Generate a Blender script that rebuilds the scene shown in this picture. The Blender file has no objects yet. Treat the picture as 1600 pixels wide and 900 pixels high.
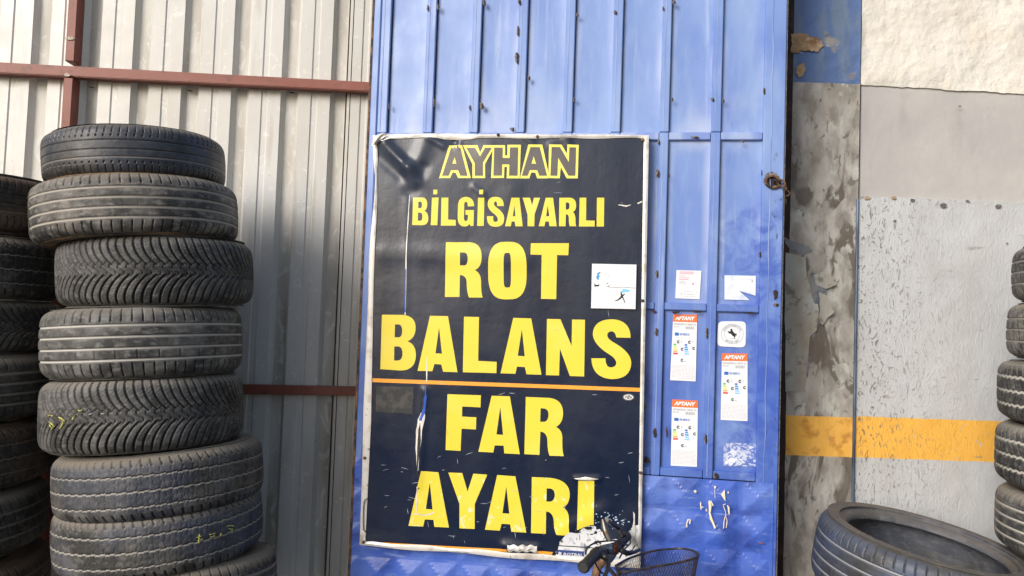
import bpy, bmesh, math, random
import numpy as np
from mathutils import Vector, Matrix, noise
from mathutils.geometry import tessellate_polygon
random.seed(7)
R_ = math.radians
S = bpy.context.scene
COL = S.collection

# ------------------------------------------------------------------ camera
F = 1143.0
PITCH, ROLL, CAMZ = 2.3, 2.0, 1.65
cam_d = bpy.data.cameras.new('camera'); cam = bpy.data.objects.new('camera', cam_d); COL.objects.link(cam)
cam_d.sensor_width = 36; cam_d.lens = 36 * F / 1600; cam_d.clip_start = 0.05; cam_d.clip_end = 500
CM = Matrix.Rotation(R_(90 + PITCH), 3, 'X') @ Matrix.Rotation(R_(ROLL), 3, 'Z')
cam.matrix_world = Matrix.Translation((0, 0, CAMZ)) @ CM.to_4x4()
S.camera = cam
S.render.resolution_x = 1024; S.render.resolution_y = 576

# ------------------------------------------------------------------ world, sun, exposure
SUN_EL, SUN_AZ = 24.0, 40.0          # from the left, in front of the wall (degrees left of the wall's normal)
w = bpy.data.worlds.new('World'); S.world = w; w.use_nodes = True
wn = w.node_tree; bg = wn.nodes['Background']
sky = wn.nodes.new('ShaderNodeTexSky'); sky.sky_type = 'NISHITA'; sky.sun_disc = False
sky.sun_elevation = R_(SUN_EL)
sdir = Vector((-math.sin(R_(SUN_AZ)) * math.cos(R_(SUN_EL)), -math.cos(R_(SUN_AZ)) * math.cos(R_(SUN_EL)), math.sin(R_(SUN_EL))))
sky.sun_rotation = math.atan2(sdir.x, sdir.y)
sky.dust_density = 2.5; sky.air_density = 1.0; sky.ozone_density = 1.0
wn.links.new(sky.outputs[0], bg.inputs[0]); bg.inputs[1].default_value = 0.069
sl = bpy.data.lights.new('sun', 'SUN'); sl.energy = 1.5; sl.angle = R_(28); sl.color = (1.0, 0.97, 0.93)
so = bpy.data.objects.new('sun', sl); COL.objects.link(so)
so.rotation_euler = sdir.to_track_quat('Z', 'Y').to_euler(); so.location = (-6, -6, 6)
S.view_settings.view_transform = 'Standard'; S.view_settings.look = 'None'
S.view_settings.exposure = 0.97; S.view_settings.gamma = 1

# ------------------------------------------------------------------ rays and planes
def ray(x, y):
    return (CM @ Vector(((x - 800) / F, -(y - 450) / F, -1))).normalized()
C0 = Vector((0, 0, CAMZ))
class Plane:
    """vertical plane through (0, y0); alpha turns its right side towards the viewer; local x along it, y into it, z up"""
    def __init__(s, y0, alpha):
        s.o = Vector((0, y0, 0)); a = R_(alpha)
        s.u = Vector((math.cos(a), -math.sin(a), 0)); s.n = Vector((-math.sin(a), -math.cos(a), 0)); s.rot = -a
    def hit(s, x, y, off=0.0):
        d = ray(x, y); t = ((s.o + s.n * off) - C0).dot(s.n) / d.dot(s.n)
        p = C0 + d * t - s.o
        return (p.dot(s.u), p.z)
    def world(s, u, y, z): return s.o + s.u * u - s.n * y + Vector((0, 0, z))
DOOR = Plane(2.655, 8.5)
CORR = Plane(2.93, -3.0)
WALL = Plane(2.86, 0.0)

# ------------------------------------------------------------------ materials
def N(nt, t, **k):
    n = nt.nodes.new(t)
    for a, b in k.items(): setattr(n, a, b)
    return n
def mk(name, base, rough=.6, layers=(), bump=(), metal=0, spec=.5, coat=0, rvar=None):
    m = bpy.data.materials.new(name); m.use_nodes = True; nt = m.node_tree; L = nt.links.new
    b = nt.nodes['Principled BSDF']
    tc = N(nt, 'ShaderNodeTexCoord'); co = tc.outputs['Object']
    def noisefac(s, st=(1, 1, 1), det=5, dist=0, ro=.55, kind='noise', rot=(0, 0, 0), off=(0, 0, 0)):
        mp = N(nt, 'ShaderNodeMapping'); mp.inputs['Scale'].default_value = st; mp.inputs['Rotation'].default_value = rot
        mp.inputs['Location'].default_value = off
        L(co, mp.inputs[0])
        if kind == 'voro':
            t = N(nt, 'ShaderNodeTexVoronoi'); t.inputs['Scale'].default_value = s; L(mp.outputs[0], t.inputs['Vector']); return t.outputs['Distance']
        t = N(nt, 'ShaderNodeTexNoise'); t.inputs['Scale'].default_value = s; t.inputs['Detail'].default_value = det
        t.inputs['Distortion'].default_value = dist; t.inputs['Roughness'].default_value = ro
        L(mp.outputs[0], t.inputs['Vector']); return t.outputs[0]
    def rng(fac, lo, hi, amt=1.0):
        r = N(nt, 'ShaderNodeMapRange'); r.inputs[1].default_value = lo; r.inputs[2].default_value = hi; r.inputs[4].default_value = amt
        L(fac, r.inputs[0]); return r.outputs[0]
    def math_(op, a, c):
        q = N(nt, 'ShaderNodeMath', operation=op)
        for i, v in enumerate((a, c)):
            if isinstance(v, (int, float)): q.inputs[i].default_value = v
            else: L(v, q.inputs[i])
        return q.outputs[0]
    cur = None
    rgb = N(nt, 'ShaderNodeRGB'); rgb.outputs[0].default_value = (*base, 1); cur = rgb.outputs[0]
    for ly in layers:
        k = ly.get('k', 'noise'); amt = ly.get('amt', 1.0)
        if k == 'noise':
            mask = rng(noisefac(ly['s'], ly.get('st', (1, 1, 1)), ly.get('det', 5), ly.get('dist', 0), ly.get('ro', .55), ly.get('tex', 'noise'), ly.get('rot', (0, 0, 0)), ly.get('off', (0, 0, 0))), ly['lo'], ly['hi'], amt)
        elif k == 'attr':
            at = N(nt, 'ShaderNodeAttribute', attribute_name=ly['a']); mask = rng(at.outputs['Fac'], ly.get('lo', 0), ly.get('hi', 1), amt)
        elif k == 'up':
            ge = N(nt, 'ShaderNodeNewGeometry'); sp = N(nt, 'ShaderNodeSeparateXYZ'); L(ge.outputs['Normal'], sp.inputs[0])
            mask = rng(sp.outputs[2], ly.get('lo', .2), ly.get('hi', .9), amt)
        elif k == 'band':      # painted band between two heights (ax: 0 x, 2 z), wobbling edge
            sp = N(nt, 'ShaderNodeSeparateXYZ'); L(co, sp.inputs[0]); v = sp.outputs[ly.get('ax', 2)]
            if ly.get('slope'): v = math_('ADD', v, math_('MULTIPLY', sp.outputs[0], ly['slope']))
            if ly.get('w', 0): v = math_('ADD', v, math_('MULTIPLY', math_('SUBTRACT', noisefac(ly.get('s', 20), ly.get('st', (1, 1, 1))), .5), ly['w']))
            e = ly.get('e', .002)
            mask = math_('MULTIPLY', rng(v, ly['a'] - e, ly['a'] + e), rng(v, ly['b'] + e, ly['b'] - e))
            mask = math_('MULTIPLY', mask, amt)
        if 'and_' in ly:
            q = ly['and_']; mask = math_('MULTIPLY', mask, rng(noisefac(q['s'], q.get('st', (1, 1, 1)), q.get('det', 5), q.get('dist', 0), off=q.get('off', (0, 0, 0))), q['lo'], q['hi']))
        if 'x' in ly:
            sp = N(nt, 'ShaderNodeSeparateXYZ'); L(co, sp.inputs[0]); mask = math_('MULTIPLY', mask, rng(sp.outputs[0], ly['x'][0], ly['x'][1]))
        if 'z' in ly:
            sp = N(nt, 'ShaderNodeSeparateXYZ'); L(co, sp.inputs[0]); mask = math_('MULTIPLY', mask, rng(sp.outputs[2], ly['z'][0], ly['z'][1]))
        mx = N(nt, 'ShaderNodeMix', data_type='RGBA'); L(mask, mx.inputs[0]); L(cur, mx.inputs[6]); mx.inputs[7].default_value = (*ly['c'], 1); cur = mx.outputs[2]
    L(cur, b.inputs['Base Color'])
    b.inputs['Roughness'].default_value = rough; b.inputs['Metallic'].default_value = metal
    b.inputs['Specular IOR Level'].default_value = spec
    if coat: b.inputs['Coat Weight'].default_value = coat; b.inputs['Coat Roughness'].default_value = .25
    if rvar:
        L(rng(noisefac(rvar[0], rvar[3] if len(rvar) > 3 else (1, 1, 1)), .3, .7, 1), (rr := N(nt, 'ShaderNodeMapRange')).inputs[0])
        rr.inputs[3].default_value = rvar[1]; rr.inputs[4].default_value = rvar[2]; L(rr.outputs[0], b.inputs['Roughness'])
    h = None
    for (s, amp, *o) in bump:
        st = o[0] if o else (1, 1, 1); kw = o[1] if len(o) > 1 else {}
        f = math_('MULTIPLY', noisefac(s, st, **kw), amp)
        h = f if h is None else math_('ADD', h, f)
    if h is not None:
        bp = N(nt, 'ShaderNodeBump'); bp.inputs['Strength'].default_value = 1; bp.inputs['Distance'].default_value = 1
        L(h, bp.inputs['Height']); L(bp.outputs[0], b.inputs['Normal'])
    return m

CH = (.33, .45, .67)
mblue = mk('blue_paint', (.045, .115, .46), .42, [
    dict(c=(.115, .205, .54), s=2.2, lo=.35, hi=.65, amt=.9),
    dict(c=CH, s=3.0, st=(1.6, 1, .5), lo=.48, hi=.78, amt=.75, off=(3, 1, 2)),
    dict(c=CH, s=9, st=(3, 1, .6), lo=.5, hi=.8, amt=.5, z=(1.0, 2.3)),
    dict(c=(.255, .375, .65), s=1.3, lo=.2, hi=.5, amt=.55, z=(1.4, 2.3)),  # paler towards the top: stronger light up there put into the blue
    dict(c=(.46, .52, .68), k='attr', a='edge', lo=.1, hi=1, amt=.75, and_=dict(s=4.5, st=(1, 1, .6), lo=.42, hi=.62), z=(1.3, 2.0)),
    dict(c=(.03, .07, .35), s=6, lo=.46, hi=.66, amt=.8, z=(1.95, 1.1)),  # deeper blue lower down: the dimmer light there painted in
    dict(c=(.03, .06, .28), s=34, st=(.6, 1, 2.2), lo=.62, hi=.72, amt=.6, z=(1.6, 1.0)),
    dict(c=(.035, .085, .42), s=11, dist=1.5, lo=.42, hi=.62, amt=.75, x=(1.22, 1.38), z=(2.12, 2.0)),
    dict(c=(.03, .03, .06), s=70, st=(1, 1, .6), lo=.62, hi=.70, amt=.7, x=(1.44, 1.47), z=(2.3, 2.2)),
    dict(c=(.42, .50, .70), s=5, st=(5, 1, .25), dist=.4, lo=.60, hi=.66, amt=.35),
    dict(c=(.12, .10, .10), s=60, lo=.70, hi=.76, amt=.6)],
    bump=[(14, .0012), (120, .0001)], rvar=(6, .3, .55))
mchalk = mk('chalked_blue', (.30, .39, .64), .6, [dict(c=(.14, .22, .55), s=12, st=(1, 1, .3), lo=.45, hi=.6, amt=.8), dict(c=(.10, .17, .50), s=2.5, lo=.4, hi=.6, amt=.8, z=(1.9, 1.1))], bump=[(40, .0004)])  # real chalking, plus the door's dimmer lower light put into the colour
mkick = mk('blue_paint_low', (.05, .115, .50), .36, [  # deeper blue: weaker light at the door's foot put into the paint
    dict(c=(.14, .23, .60), s=5, lo=.42, hi=.7, amt=.8),
    dict(c=(.02, .045, .24), s=7, st=(1, 1, 1.8), lo=.5, hi=.66, amt=.75, off=(5, 0, 0)),
    dict(c=(.25, .34, .62), s=30, st=(.4, 1, 2), lo=.6, hi=.72, amt=.5)], bump=[(20, .0012), (6, .006)])
mrust = mk('rust_brown', (.10, .055, .035), .8, [dict(c=(.22, .12, .06), s=40, lo=.45, hi=.6), dict(c=(.03, .025, .022), s=25, lo=.52, hi=.62)], bump=[(90, .0008)])
mdark = mk('dark_frame', (.018, .011, .010), .8, [dict(c=(.05, .025, .02), s=20, lo=.5, hi=.65)])
mchip = mk('bare_chip', (.20, .185, .17), .7, [dict(c=(.08, .075, .075), s=160, lo=.45, hi=.55)])
mcorr = mk('galvanised_sheet', (.595, .59, .57), .38, [
    dict(c=(.44, .42, .37), s=2.5, st=(1, 1, .4), lo=.45, hi=.7, amt=.6),
    dict(c=(.30, .25, .19), s=14, st=(1, 1, .12), lo=.56, hi=.72, amt=.5),
    dict(c=(.34, .30, .25), s=5, st=(1.6, 1, .35), lo=.42, hi=.68, amt=.5, z=(2.2, .9)),
    dict(c=(.78, .77, .74), s=26, dist=1.5, lo=.60, hi=.68, amt=.4),
    dict(c=(.10, .08, .06), s=70, lo=.71, hi=.75, amt=.8)],
    bump=[(5, .002), (60, .0002)], spec=.6, rvar=(12, .28, .5))
mcorr2 = mk('galvanised_recess', (.54, .525, .485), .5, [
    dict(c=(.26, .23, .19), s=8, st=(1, 1, .2), lo=.42, hi=.68, amt=.8),
    dict(c=(.66, .65, .62), s=20, st=(1, 1, .5), dist=1.5, lo=.55, hi=.65, amt=.6)], bump=[(30, .0005)])
mred = mk('red_oxide', (.22, .062, .04), .5, [dict(c=(.27, .09, .07), s=12, lo=.45, hi=.7, amt=.6), dict(c=(.11, .035, .025), s=30, lo=.55, hi=.66, amt=.6), dict(c=(.30, .24, .20), k='up', lo=.6, hi=.95, amt=.25)], bump=[(60, .0003)])
mweld = mk('weld_grey', (.30, .27, .22), .5, [dict(c=(.08, .05, .04), s=160, lo=.45, hi=.55)], metal=.5)
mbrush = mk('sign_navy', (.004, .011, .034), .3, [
    dict(c=(.085, .10, .13), s=14, st=(1, 1, .12), lo=.3, hi=.75, amt=.75, z=(.55, 1.4), x=(.55, -.35)),  # milky sky reflection painted into the sheet's upper left
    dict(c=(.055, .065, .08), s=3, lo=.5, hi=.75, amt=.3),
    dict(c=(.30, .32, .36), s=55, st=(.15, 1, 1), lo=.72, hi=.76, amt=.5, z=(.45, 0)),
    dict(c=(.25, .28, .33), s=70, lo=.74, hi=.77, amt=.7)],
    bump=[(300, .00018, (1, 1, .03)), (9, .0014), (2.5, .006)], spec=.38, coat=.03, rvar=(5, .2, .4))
myel = mk('sign_yellow', (.78, .635, .055), .36, [dict(c=(.84, .71, .16), s=7, lo=.5, hi=.75, amt=.6), dict(c=(.75, .76, .55), s=26, dist=1, lo=.60, hi=.66, amt=.7, z=(.38, .25)), dict(c=(.22, .18, .05), s=90, lo=.74, hi=.77, amt=.5)], bump=[(9, .0007)])
mylt = mk('sign_pale_yellow', (.84, .76, .13), .36)
mgrey = mk('sign_lettering_grey', (.085, .075, .078), .35, bump=[(9, .0007)])
mor = mk('sign_orange', (.90, .36, .035), .4, [dict(c=(.7, .5, .3), s=30, lo=.6, hi=.7, amt=.5)])
mwhm = mk('bare_white_metal', (.72, .70, .67), .38, [dict(c=(.42, .37, .31), s=18, lo=.5, hi=.66, amt=.7), dict(c=(.16, .12, .09), s=60, lo=.66, hi=.72, amt=.8)], bump=[(50, .0005)], metal=.2)
mpeel = mk('peeled_white', (.70, .72, .76), .42, [dict(c=(.35, .40, .48), s=30, lo=.52, hi=.64, amt=.8), dict(c=(.02, .025, .04), s=26, dist=2.0, lo=.585, hi=.62, z=(.02, .075)), dict(c=(.03, .035, .05), s=60, dist=1, lo=.64, hi=.69)], bump=[(40, .001)])
mblk = mk('black_print', (.012, .012, .014), .5)
msky = mk('sky_blue_print', (.18, .55, .85), .5)
mnavy = mk('navy_print', (.03, .06, .22), .5)
mpaper = mk('white_paper', (.74, .76, .80), .55, [dict(c=(.66, .68, .74), s=20, lo=.5, hi=.7, amt=.6)], bump=[(25, .0006)])
mpap2 = mk('faded_paper', (.68, .73, .84), .55, [dict(c=(.50, .57, .72), s=26, lo=.5, hi=.65, amt=.8)], bump=[(25, .0006)])
mlor = mk('label_orange', (.86, .17, .035), .45)
mlgrey = mk('print_grey', (.32, .33, .37), .6)
mlg2 = mk('print_pale_grey', (.56, .57, .62), .6)
mpink = mk('print_pink', (.80, .18, .28), .6); mpinkp = mk('print_pale_pink', (.82, .42, .50), .6)
mgrn = mk('print_green', (.06, .42, .16), .5); mlgr = mk('print_lime', (.50, .66, .10), .5); myl2 = mk('print_yellow', (.85, .72, .12), .5)
mor2 = mk('print_amber', (.85, .42, .12), .5); mrd = mk('print_red', (.68, .03, .04), .5)
mb1 = mk('print_blue', (.02, .13, .50), .5); mb2 = mk('print_mid_blue', (.05, .30, .68), .5); mb3 = mk('print_light_blue', (.28, .55, .80), .5)
mglue = mk('glue_residue', (.55, .60, .72), .5, [dict(c=(.10, .17, .50), s=45, dist=2, lo=.42, hi=.55)], bump=[(60, .001)])
mgluew = mk('glue_white', (.78, .80, .88), .5, [dict(c=(.2, .28, .6), s=90, dist=2, lo=.5, hi=.58)])
mchipy = mk('cream_chip', (.80, .68, .42), .6, [dict(c=(.85, .80, .72), s=80, lo=.5, hi=.6)])
mdull = mk('dull_film', (.03, .032, .034), .7, [dict(c=(.07, .065, .06), s=30, lo=.45, hi=.6)])  # dark square of residue on the sign
mtan = mk('bare_render', (.42, .29, .17), .85, [dict(c=(.24, .13, .06), s=6, st=(1, 1, 2), lo=.45, hi=.7), dict(c=(.52, .42, .30), s=30, lo=.5, hi=.7)], bump=[(60, .002)])

# ------------------------------------------------------------------ mesh helpers
def link(name, me, m=None, parent=None, kind=None, label=None):
    o = bpy.data.objects.new(name, me); COL.objects.link(o)
    if m is not None:
        for q in (m if isinstance(m, (list, tuple)) else [m]): me.materials.append(q)
    if parent is not None: o.parent = parent
    if kind: o['kind'] = kind
    if label: o['label'] = label
    return o
def mesh(name, v, f, smooth=False):
    me = bpy.data.meshes.new(name); me.from_pydata([tuple(q) for q in v], [], f)
    if smooth: me.polygons.foreach_set('use_smooth', [True] * len(me.polygons))
    me.update(); return me
def thing(name, label, cat, loc=(0, 0, 0), rotz=0, group=None, mat=None):
    o = bpy.data.objects.new(name, None); COL.objects.link(o); o.empty_display_size = .1
    if mat is not None: o.matrix_world = mat
    else: o.location = loc; o.rotation_euler = (0, 0, rotz)
    o['label'] = label; o['category'] = cat
    if group: o['group'] = group
    return o
class MB:
    def __init__(s): s.v = []; s.f = []
    def box(s, x0, x1, y0, y1, z0, z1, ch=0.0):
        if ch <= 0:
            b = len(s.v)
            s.v += [(x, y, z) for z in (z0, z1) for y in (y0, y1) for x in (x0, x1)]
            s.f += [tuple(b + i for i in q) for q in ((0, 2, 3, 1), (4, 5, 7, 6), (0, 1, 5, 4), (2, 6, 7, 3), (0, 4, 6, 2), (1, 3, 7, 5))]
        else:
            b = len(s.v); k = []
            for z, dz in ((z0, ch), (z1, -ch)):
                for y, dy in ((y0, ch), (y1, -ch)):
                    for x, dx in ((x0, ch), (x1, -ch)):
                        k.append((len(s.v), len(s.v) + 1, len(s.v) + 2))
                        s.v += [(x, y + dy, z + dz), (x + dx, y, z + dz), (x + dx, y + dy, z)]
            def q(a, i): s.f.append(tuple(k[j][i] for j in a))
            q((0, 4, 6, 2), 0); q((1, 3, 7, 5), 0); q((0, 1, 5, 4), 1); q((2, 6, 7, 3), 1); q((0, 2, 3, 1), 2); q((4, 5, 7, 6), 2)
            for a, c, i, j in ((0, 4, 0, 1), (1, 5, 0, 1), (2, 6, 0, 1), (3, 7, 0, 1), (0, 2, 0, 2), (1, 3, 0, 2), (4, 6, 0, 2), (5, 7, 0, 2), (0, 1, 1, 2), (2, 3, 1, 2), (4, 5, 1, 2), (6, 7, 1, 2)):
                s.f.append((k[a][i], k[a][j], k[c][j], k[c][i]))
            for t in k: s.f.append(t)
        return s
    def add(s, v, f):
        b = len(s.v); s.v += list(v); s.f += [tuple(b + i for i in q) for q in f]; return s
    def build(s, name, m, parent=None, smooth=False, **k):
        me = mesh(name, s.v, s.f, smooth)
        bm = bmesh.new(); bm.from_mesh(me); bmesh.ops.recalc_face_normals(bm, faces=bm.faces); bm.to_mesh(me); bm.free()
        if smooth:
            me.polygons.foreach_set('use_smooth', [True] * len(me.polygons))
            me.set_sharp_from_angle(angle=R_(40))
        return link(name, me, m, parent, **k)
def smoothpath(P, n=6):
    P = [Vector(p) for p in P]; out = []
    for i in range(len(P) - 1):
        a, b, c, d = P[max(i - 1, 0)], P[i], P[i + 1], P[min(i + 2, len(P) - 1)]
        for k in range(n):
            t = k / n; out.append(.5 * ((2 * b) + (c - a) * t + (2 * a - 5 * b + 4 * c - d) * t * t + (3 * b - a - 3 * c + d) * t ** 3))
    out.append(P[-1]); return out
def tube(P, r, seg=8, sm=0, cap=True):
    """tube along P; r a number or list"""
    if sm: 
        if isinstance(r, (list, tuple)):
            rr = []
            for i in range(len(P) - 1):
                for k in range(sm): rr.append(r[i] + (r[i + 1] - r[i]) * k / sm)
            rr.append(r[-1]); r = rr
        P = smoothpath(P, sm)
    P = [Vector(p) for p in P]
    if not isinstance(r, (list, tuple)): r = [r] * len(P)
    v = []; f = []; up = None
    for i, p in enumerate(P):
        d = (P[min(i + 1, len(P) - 1)] - P[max(i - 1, 0)]).normalized()
        if up is None: up = Vector((0, 0, 1)) if abs(d.z) < .9 else Vector((1, 0, 0))
        a = d.cross(up).normalized(); up = a.cross(d).normalized()
        for k in range(seg):
            t = 2 * math.pi * k / seg; v.append(tuple(p + (a * math.cos(t) + up * math.sin(t)) * r[i]))
    for i in range(len(P) - 1):
        for k in range(seg):
            k2 = (k + 1) % seg; f.append((i * seg + k, i * seg + k2, (i + 1) * seg + k2, (i + 1) * seg + k))
    if cap: f.append(tuple(range(seg))[::-1]); f.append(tuple((len(P) - 1) * seg + k for k in range(seg)))
    return v, f
def path(items):
    """outline from points and ('q',cx,cy,x,y) curves"""
    out = []
    for it in items:
        if it[0] == 'q':
            x0, y0 = out[-1]; _, cx, cy, x, y = it
            for k in range(1, 9):
                t = k / 8; out.append(((1 - t) ** 2 * x0 + 2 * t * (1 - t) * cx + t * t * x, (1 - t) ** 2 * y0 + 2 * t * (1 - t) * cy + t * t * y))
        else: out.append(it)
    if (Vector(out[0]) - Vector(out[-1])).length < 1e-6: out.pop()
    return out
def sell(cx, cy, rx, ry, n=3.0, k=40):
    o = []
    for i in range(k):
        t = 2 * math.pi * i / k; c, s = math.cos(t), math.sin(t)
        o.append((cx + rx * math.copysign(abs(c) ** (2 / n), c), cy + ry * math.copysign(abs(s) ** (2 / n), s)))
    return o
def fill(loops):
    """2-D loops (outer first, then holes) -> verts2d, tris"""
    L3 = [[Vector((a, b, 0)) for a, b in lp] for lp in loops]
    tr = tessellate_polygon(L3); pts = [p for lp in loops for p in lp]
    return pts, [t for t in tr if len(set(t)) == 3]
def ribbon(P, wd):
    o1, o2 = [], []
    ws = wd if isinstance(wd, (list, tuple)) else [wd] * len(P)
    for i in range(len(P)):
        d = Vector(P[min(i + 1, len(P) - 1)]) - Vector(P[max(i - 1, 0)]); d.normalize(); n = Vector((-d.y, d.x)) * ws[i] * .5
        o1.append((P[i][0] + n.x, P[i][1] + n.y)); o2.append((P[i][0] - n.x, P[i][1] - n.y))
    return o1 + o2[::-1]
def jag(P, amp, n=5, seed=0):
    rnd = random.Random(seed); out = []
    for i in range(len(P)):
        a, b = P[i], P[(i + 1) % len(P)]
        for k in range(n):
            t = k / n; j = amp if k else amp * .4
            out.append((a[0] + (b[0] - a[0]) * t + rnd.uniform(-j, j), a[1] + (b[1] - a[1]) * t + rnd.uniform(-j, j)))
    return out
def decal(name, pl, polys, off, m, parent, cut=0, disp=None, thick=0, **k):
    """flat print / sheet on a plane: polys = list of [outer, hole..] in photograph pixels, placed on the plane itself"""
    V = []; T = []
    for loops in polys:
        pts, tr = fill(loops); b = len(V)
        V += [pl.hit(x, y, off) for x, y in pts]; T += [tuple(b + i for i in t) for t in tr]
    bm = bmesh.new(); bv = [bm.verts.new((u, -off, z)) for u, z in V]
    for t in T:
        try: bm.faces.new([bv[i] for i in t])
        except ValueError: pass
    if cut:
        us = [q[0] for q in V]; zs = [q[1] for q in V]
        for ax, lo, hi in ((0, min(us), max(us)), (2, min(zs), max(zs))):
            c = math.ceil(lo / cut) * cut
            while c < hi:
                co = [0, 0, 0]; co[ax] = c; no = [0, 0, 0]; no[ax] = 1
                bmesh.ops.bisect_plane(bm, geom=bm.verts[:] + bm.edges[:] + bm.faces[:], plane_co=co, plane_no=no, dist=1e-6); c += cut
    if disp:
        for q in bm.verts: q.co.y -= disp(q.co.x, q.co.z)
    if thick:
        r = bmesh.ops.extrude_face_region(bm, geom=bm.faces[:])
        for q in r['geom']:
            if isinstance(q, bmesh.types.BMVert): q.co.y -= thick
        bmesh.ops.recalc_face_normals(bm, faces=bm.faces)
    else:
        for fc in bm.faces:
            fc.normal_update()
            if fc.normal.y > 0: fc.normal_flip()
    me = bpy.data.meshes.new(name); bm.to_mesh(me); bm.free()
    if disp: me.polygons.foreach_set('use_smooth', [True] * len(me.polygons))
    return link(name, me, m, parent, **k)
def tag(o, label, cat, group=None):
    o['label'] = label; o['category'] = cat
    if group: o['group'] = group
    return o
def structure(o): o['kind'] = 'structure'; return o

# ------------------------------------------------------------------ ground
mground = mk('worn_concrete', (.13, .125, .115), .85, [dict(c=(.09, .085, .08), s=1.2, lo=.4, hi=.65), dict(c=(.17, .165, .155), s=9, lo=.55, hi=.7, amt=.6)], bump=[(40, .002)])
structure(link('ground', mesh('ground', [(-60, -60, 0), (60, -60, 0), (60, 60, 0), (-60, 60, 0)], [(0, 1, 2, 3)]), mground))

# ------------------------------------------------------------------ corrugated sheet wall
TOPZ = 4.2
cw = thing('corrugated_wall', 'pale corrugated metal sheet wall with deep vertical ribs behind the tyres', 'wall', CORR.o, CORR.rot)
u0 = CORR.hit(50, 60)[0]; u6 = CORR.hit(520, 60)[0]; PER = (u6 - u0) / 6
UEND = CORR.hit(597, 20)[0] + .05
def corr_sheet(k0, k1, first, last, dz):
    """one sheet: near faces with a stiffening bead, slanted sides and recessed flats; grid in z with dents"""
    pts = []
    for k in range(k0, k1):
        b = u0 + k * PER; a = .015; d = .024
        if k == last[0]: pts += [(b - .002, 0, 0)]
        rec = .040 + a
        pr = [(b, 0, 0), (b + a, d, 1), (b + rec, d, 1), (b + rec + a, 0, 0)]
        c = b + rec + a + (PER - rec - a) * .5
        pr += [(c - .014, 0, 0), (c - .009, .004, 0), (c + .009, .004, 0), (c + .014, 0, 0)]
        pts += pr
    pts.append((u0 + k1 * PER, 0, 0))
    if last[1] is not None: pts = [p for p in pts if p[0] < last[1]] + [(last[1], 0, 0)]
    if first is not None: pts = [(first, 0, 0)] + [p for p in pts if p[0] > first]
    # duplicate points so each flat keeps a sharp fold
    v = []; f = []; mi = []; nz = 60
    for i in range(len(pts) - 1):
        (ua, ya, ra), (ub, yb, rb) = pts[i], pts[i + 1]; b = len(v)
        rec = 1 if (ra and rb) else 0
        for j in range(nz + 1):
            z = TOPZ * j / nz
            for u, y in ((ua, ya), (ub, yb)):
                v.append((u, y + dz + .0035 * noise.noise((u * 2.2, z * 1.3, 3.1)) , z))
        for j in range(nz):
            f.append((b + 2 * j, b + 2 * j + 1, b + 2 * j + 3, b + 2 * j + 2)); mi.append(rec)
    me = mesh('metal_sheet', v, f); me.polygons.foreach_set('material_index', mi)
    o = link('metal_sheet', me, [mcorr, mcorr2], cw); return o
SEAM = .079
for k0 in (-10, -6, -2, 2):
    corr_sheet(k0, k0 + 5, u0 + k0 * PER + SEAM, (99, u0 + (k0 + 4) * PER + SEAM + (.012 if k0 < 2 else -.001)), -.0012 * (k0 + 10) / 4)
corr_sheet(6, 8, u0 + 6 * PER + SEAM + .0025, (99, None), -.0036)
mb = MB(); mb.box(u0 + 6 * PER + .06, u0 + 6 * PER + .10, .004, .008, 0, TOPZ); mb.build('seam_backing', mdark, cw)
# steel rails and post on the wall
def corrbar(name, x0, yt0, yb0, x1, yt1, yb1, dep, off, xa=None):
    """horizontal tube following two measured ends on the wall plane"""
    A0 = CORR.hit(x0, yt0, off + dep); A1 = CORR.hit(x0, yb0, off + dep); B0 = CORR.hit(x1, yt1, off + dep); B1 = CORR.hit(x1, yb1, off + dep)
    ua = A0[0] if xa is None else xa; ub = B0[0]
    zt = lambda u: A0[1] + (B0[1] - A0[1]) * (u - A0[0]) / (B0[0] - A0[0]); zb = lambda u: A1[1] + (B1[1] - A1[1]) * (u - A1[0]) / (B1[0] - A1[0])
    y0, y1 = -off - dep, -off
    v = [(ua, y0, zb(ua)), (ub, y0, zb(ub)), (ub, y0, zt(ub)), (ua, y0, zt(ua)), (ua, y1, zb(ua)), (ub, y1, zb(ub)), (ub, y1, zt(ub)), (ua, y1, zt(ua))]
    f = [(0, 1, 2, 3), (4, 7, 6, 5), (3, 2, 6, 7), (0, 4, 5, 1), (0, 3, 7, 4), (1, 5, 6, 2)]
    me = mesh(name, v, f); bm = bmesh.new(); bm.from_mesh(me); bmesh.ops.bevel(bm, geom=bm.edges[:], offset=.003, segments=2, affect='EDGES'); bm.to_mesh(me); bm.free()
    return me
rail_t = thing('wall_rail', 'upper dark red steel rail running across the corrugated sheets above the tyres', 'rail', CORR.o, CORR.rot, 'red oxide steel rails')
link('rail', corrbar('rail', 0, 97, 114, 579, 128, 143, .045, .004, CORR.hit(-260, 85)[0]), mred, rail_t)
rail_b = thing('wall_rail', 'lower dark red steel rail between tyre stack and sign, ending at the blue door', 'rail', CORR.o, CORR.rot, 'red oxide steel rails')
link('rail', corrbar('rail', 382, 601, 616, 562, 604.5, 618.5, .03, .004, CORR.hit(-260, 600)[0]), mred, rail_b)
pa, pb = CORR.hit(103, 60, .052)[0], CORR.hit(118, 60, .052)[0]
post = thing('steel_post', 'dark red square steel post standing behind the tyres and crossing the upper rail', 'post', CORR.world((pa + pb) / 2, 0, 0), CORR.rot)
zr = CORR.hit(115, 97, .05)[1] ; zr2 = CORR.hit(115, 121, .05)[1]; hw = (pb - pa) / 2
for nm, za, zb_ in (('upper_post', zr + .002, TOPZ), ('lower_post', 0, zr2 - .002)):
    m_ = MB(); m_.box(-hw, hw, -.052, .0, za, zb_, .003); m_.build(nm, mred, post)
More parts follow.
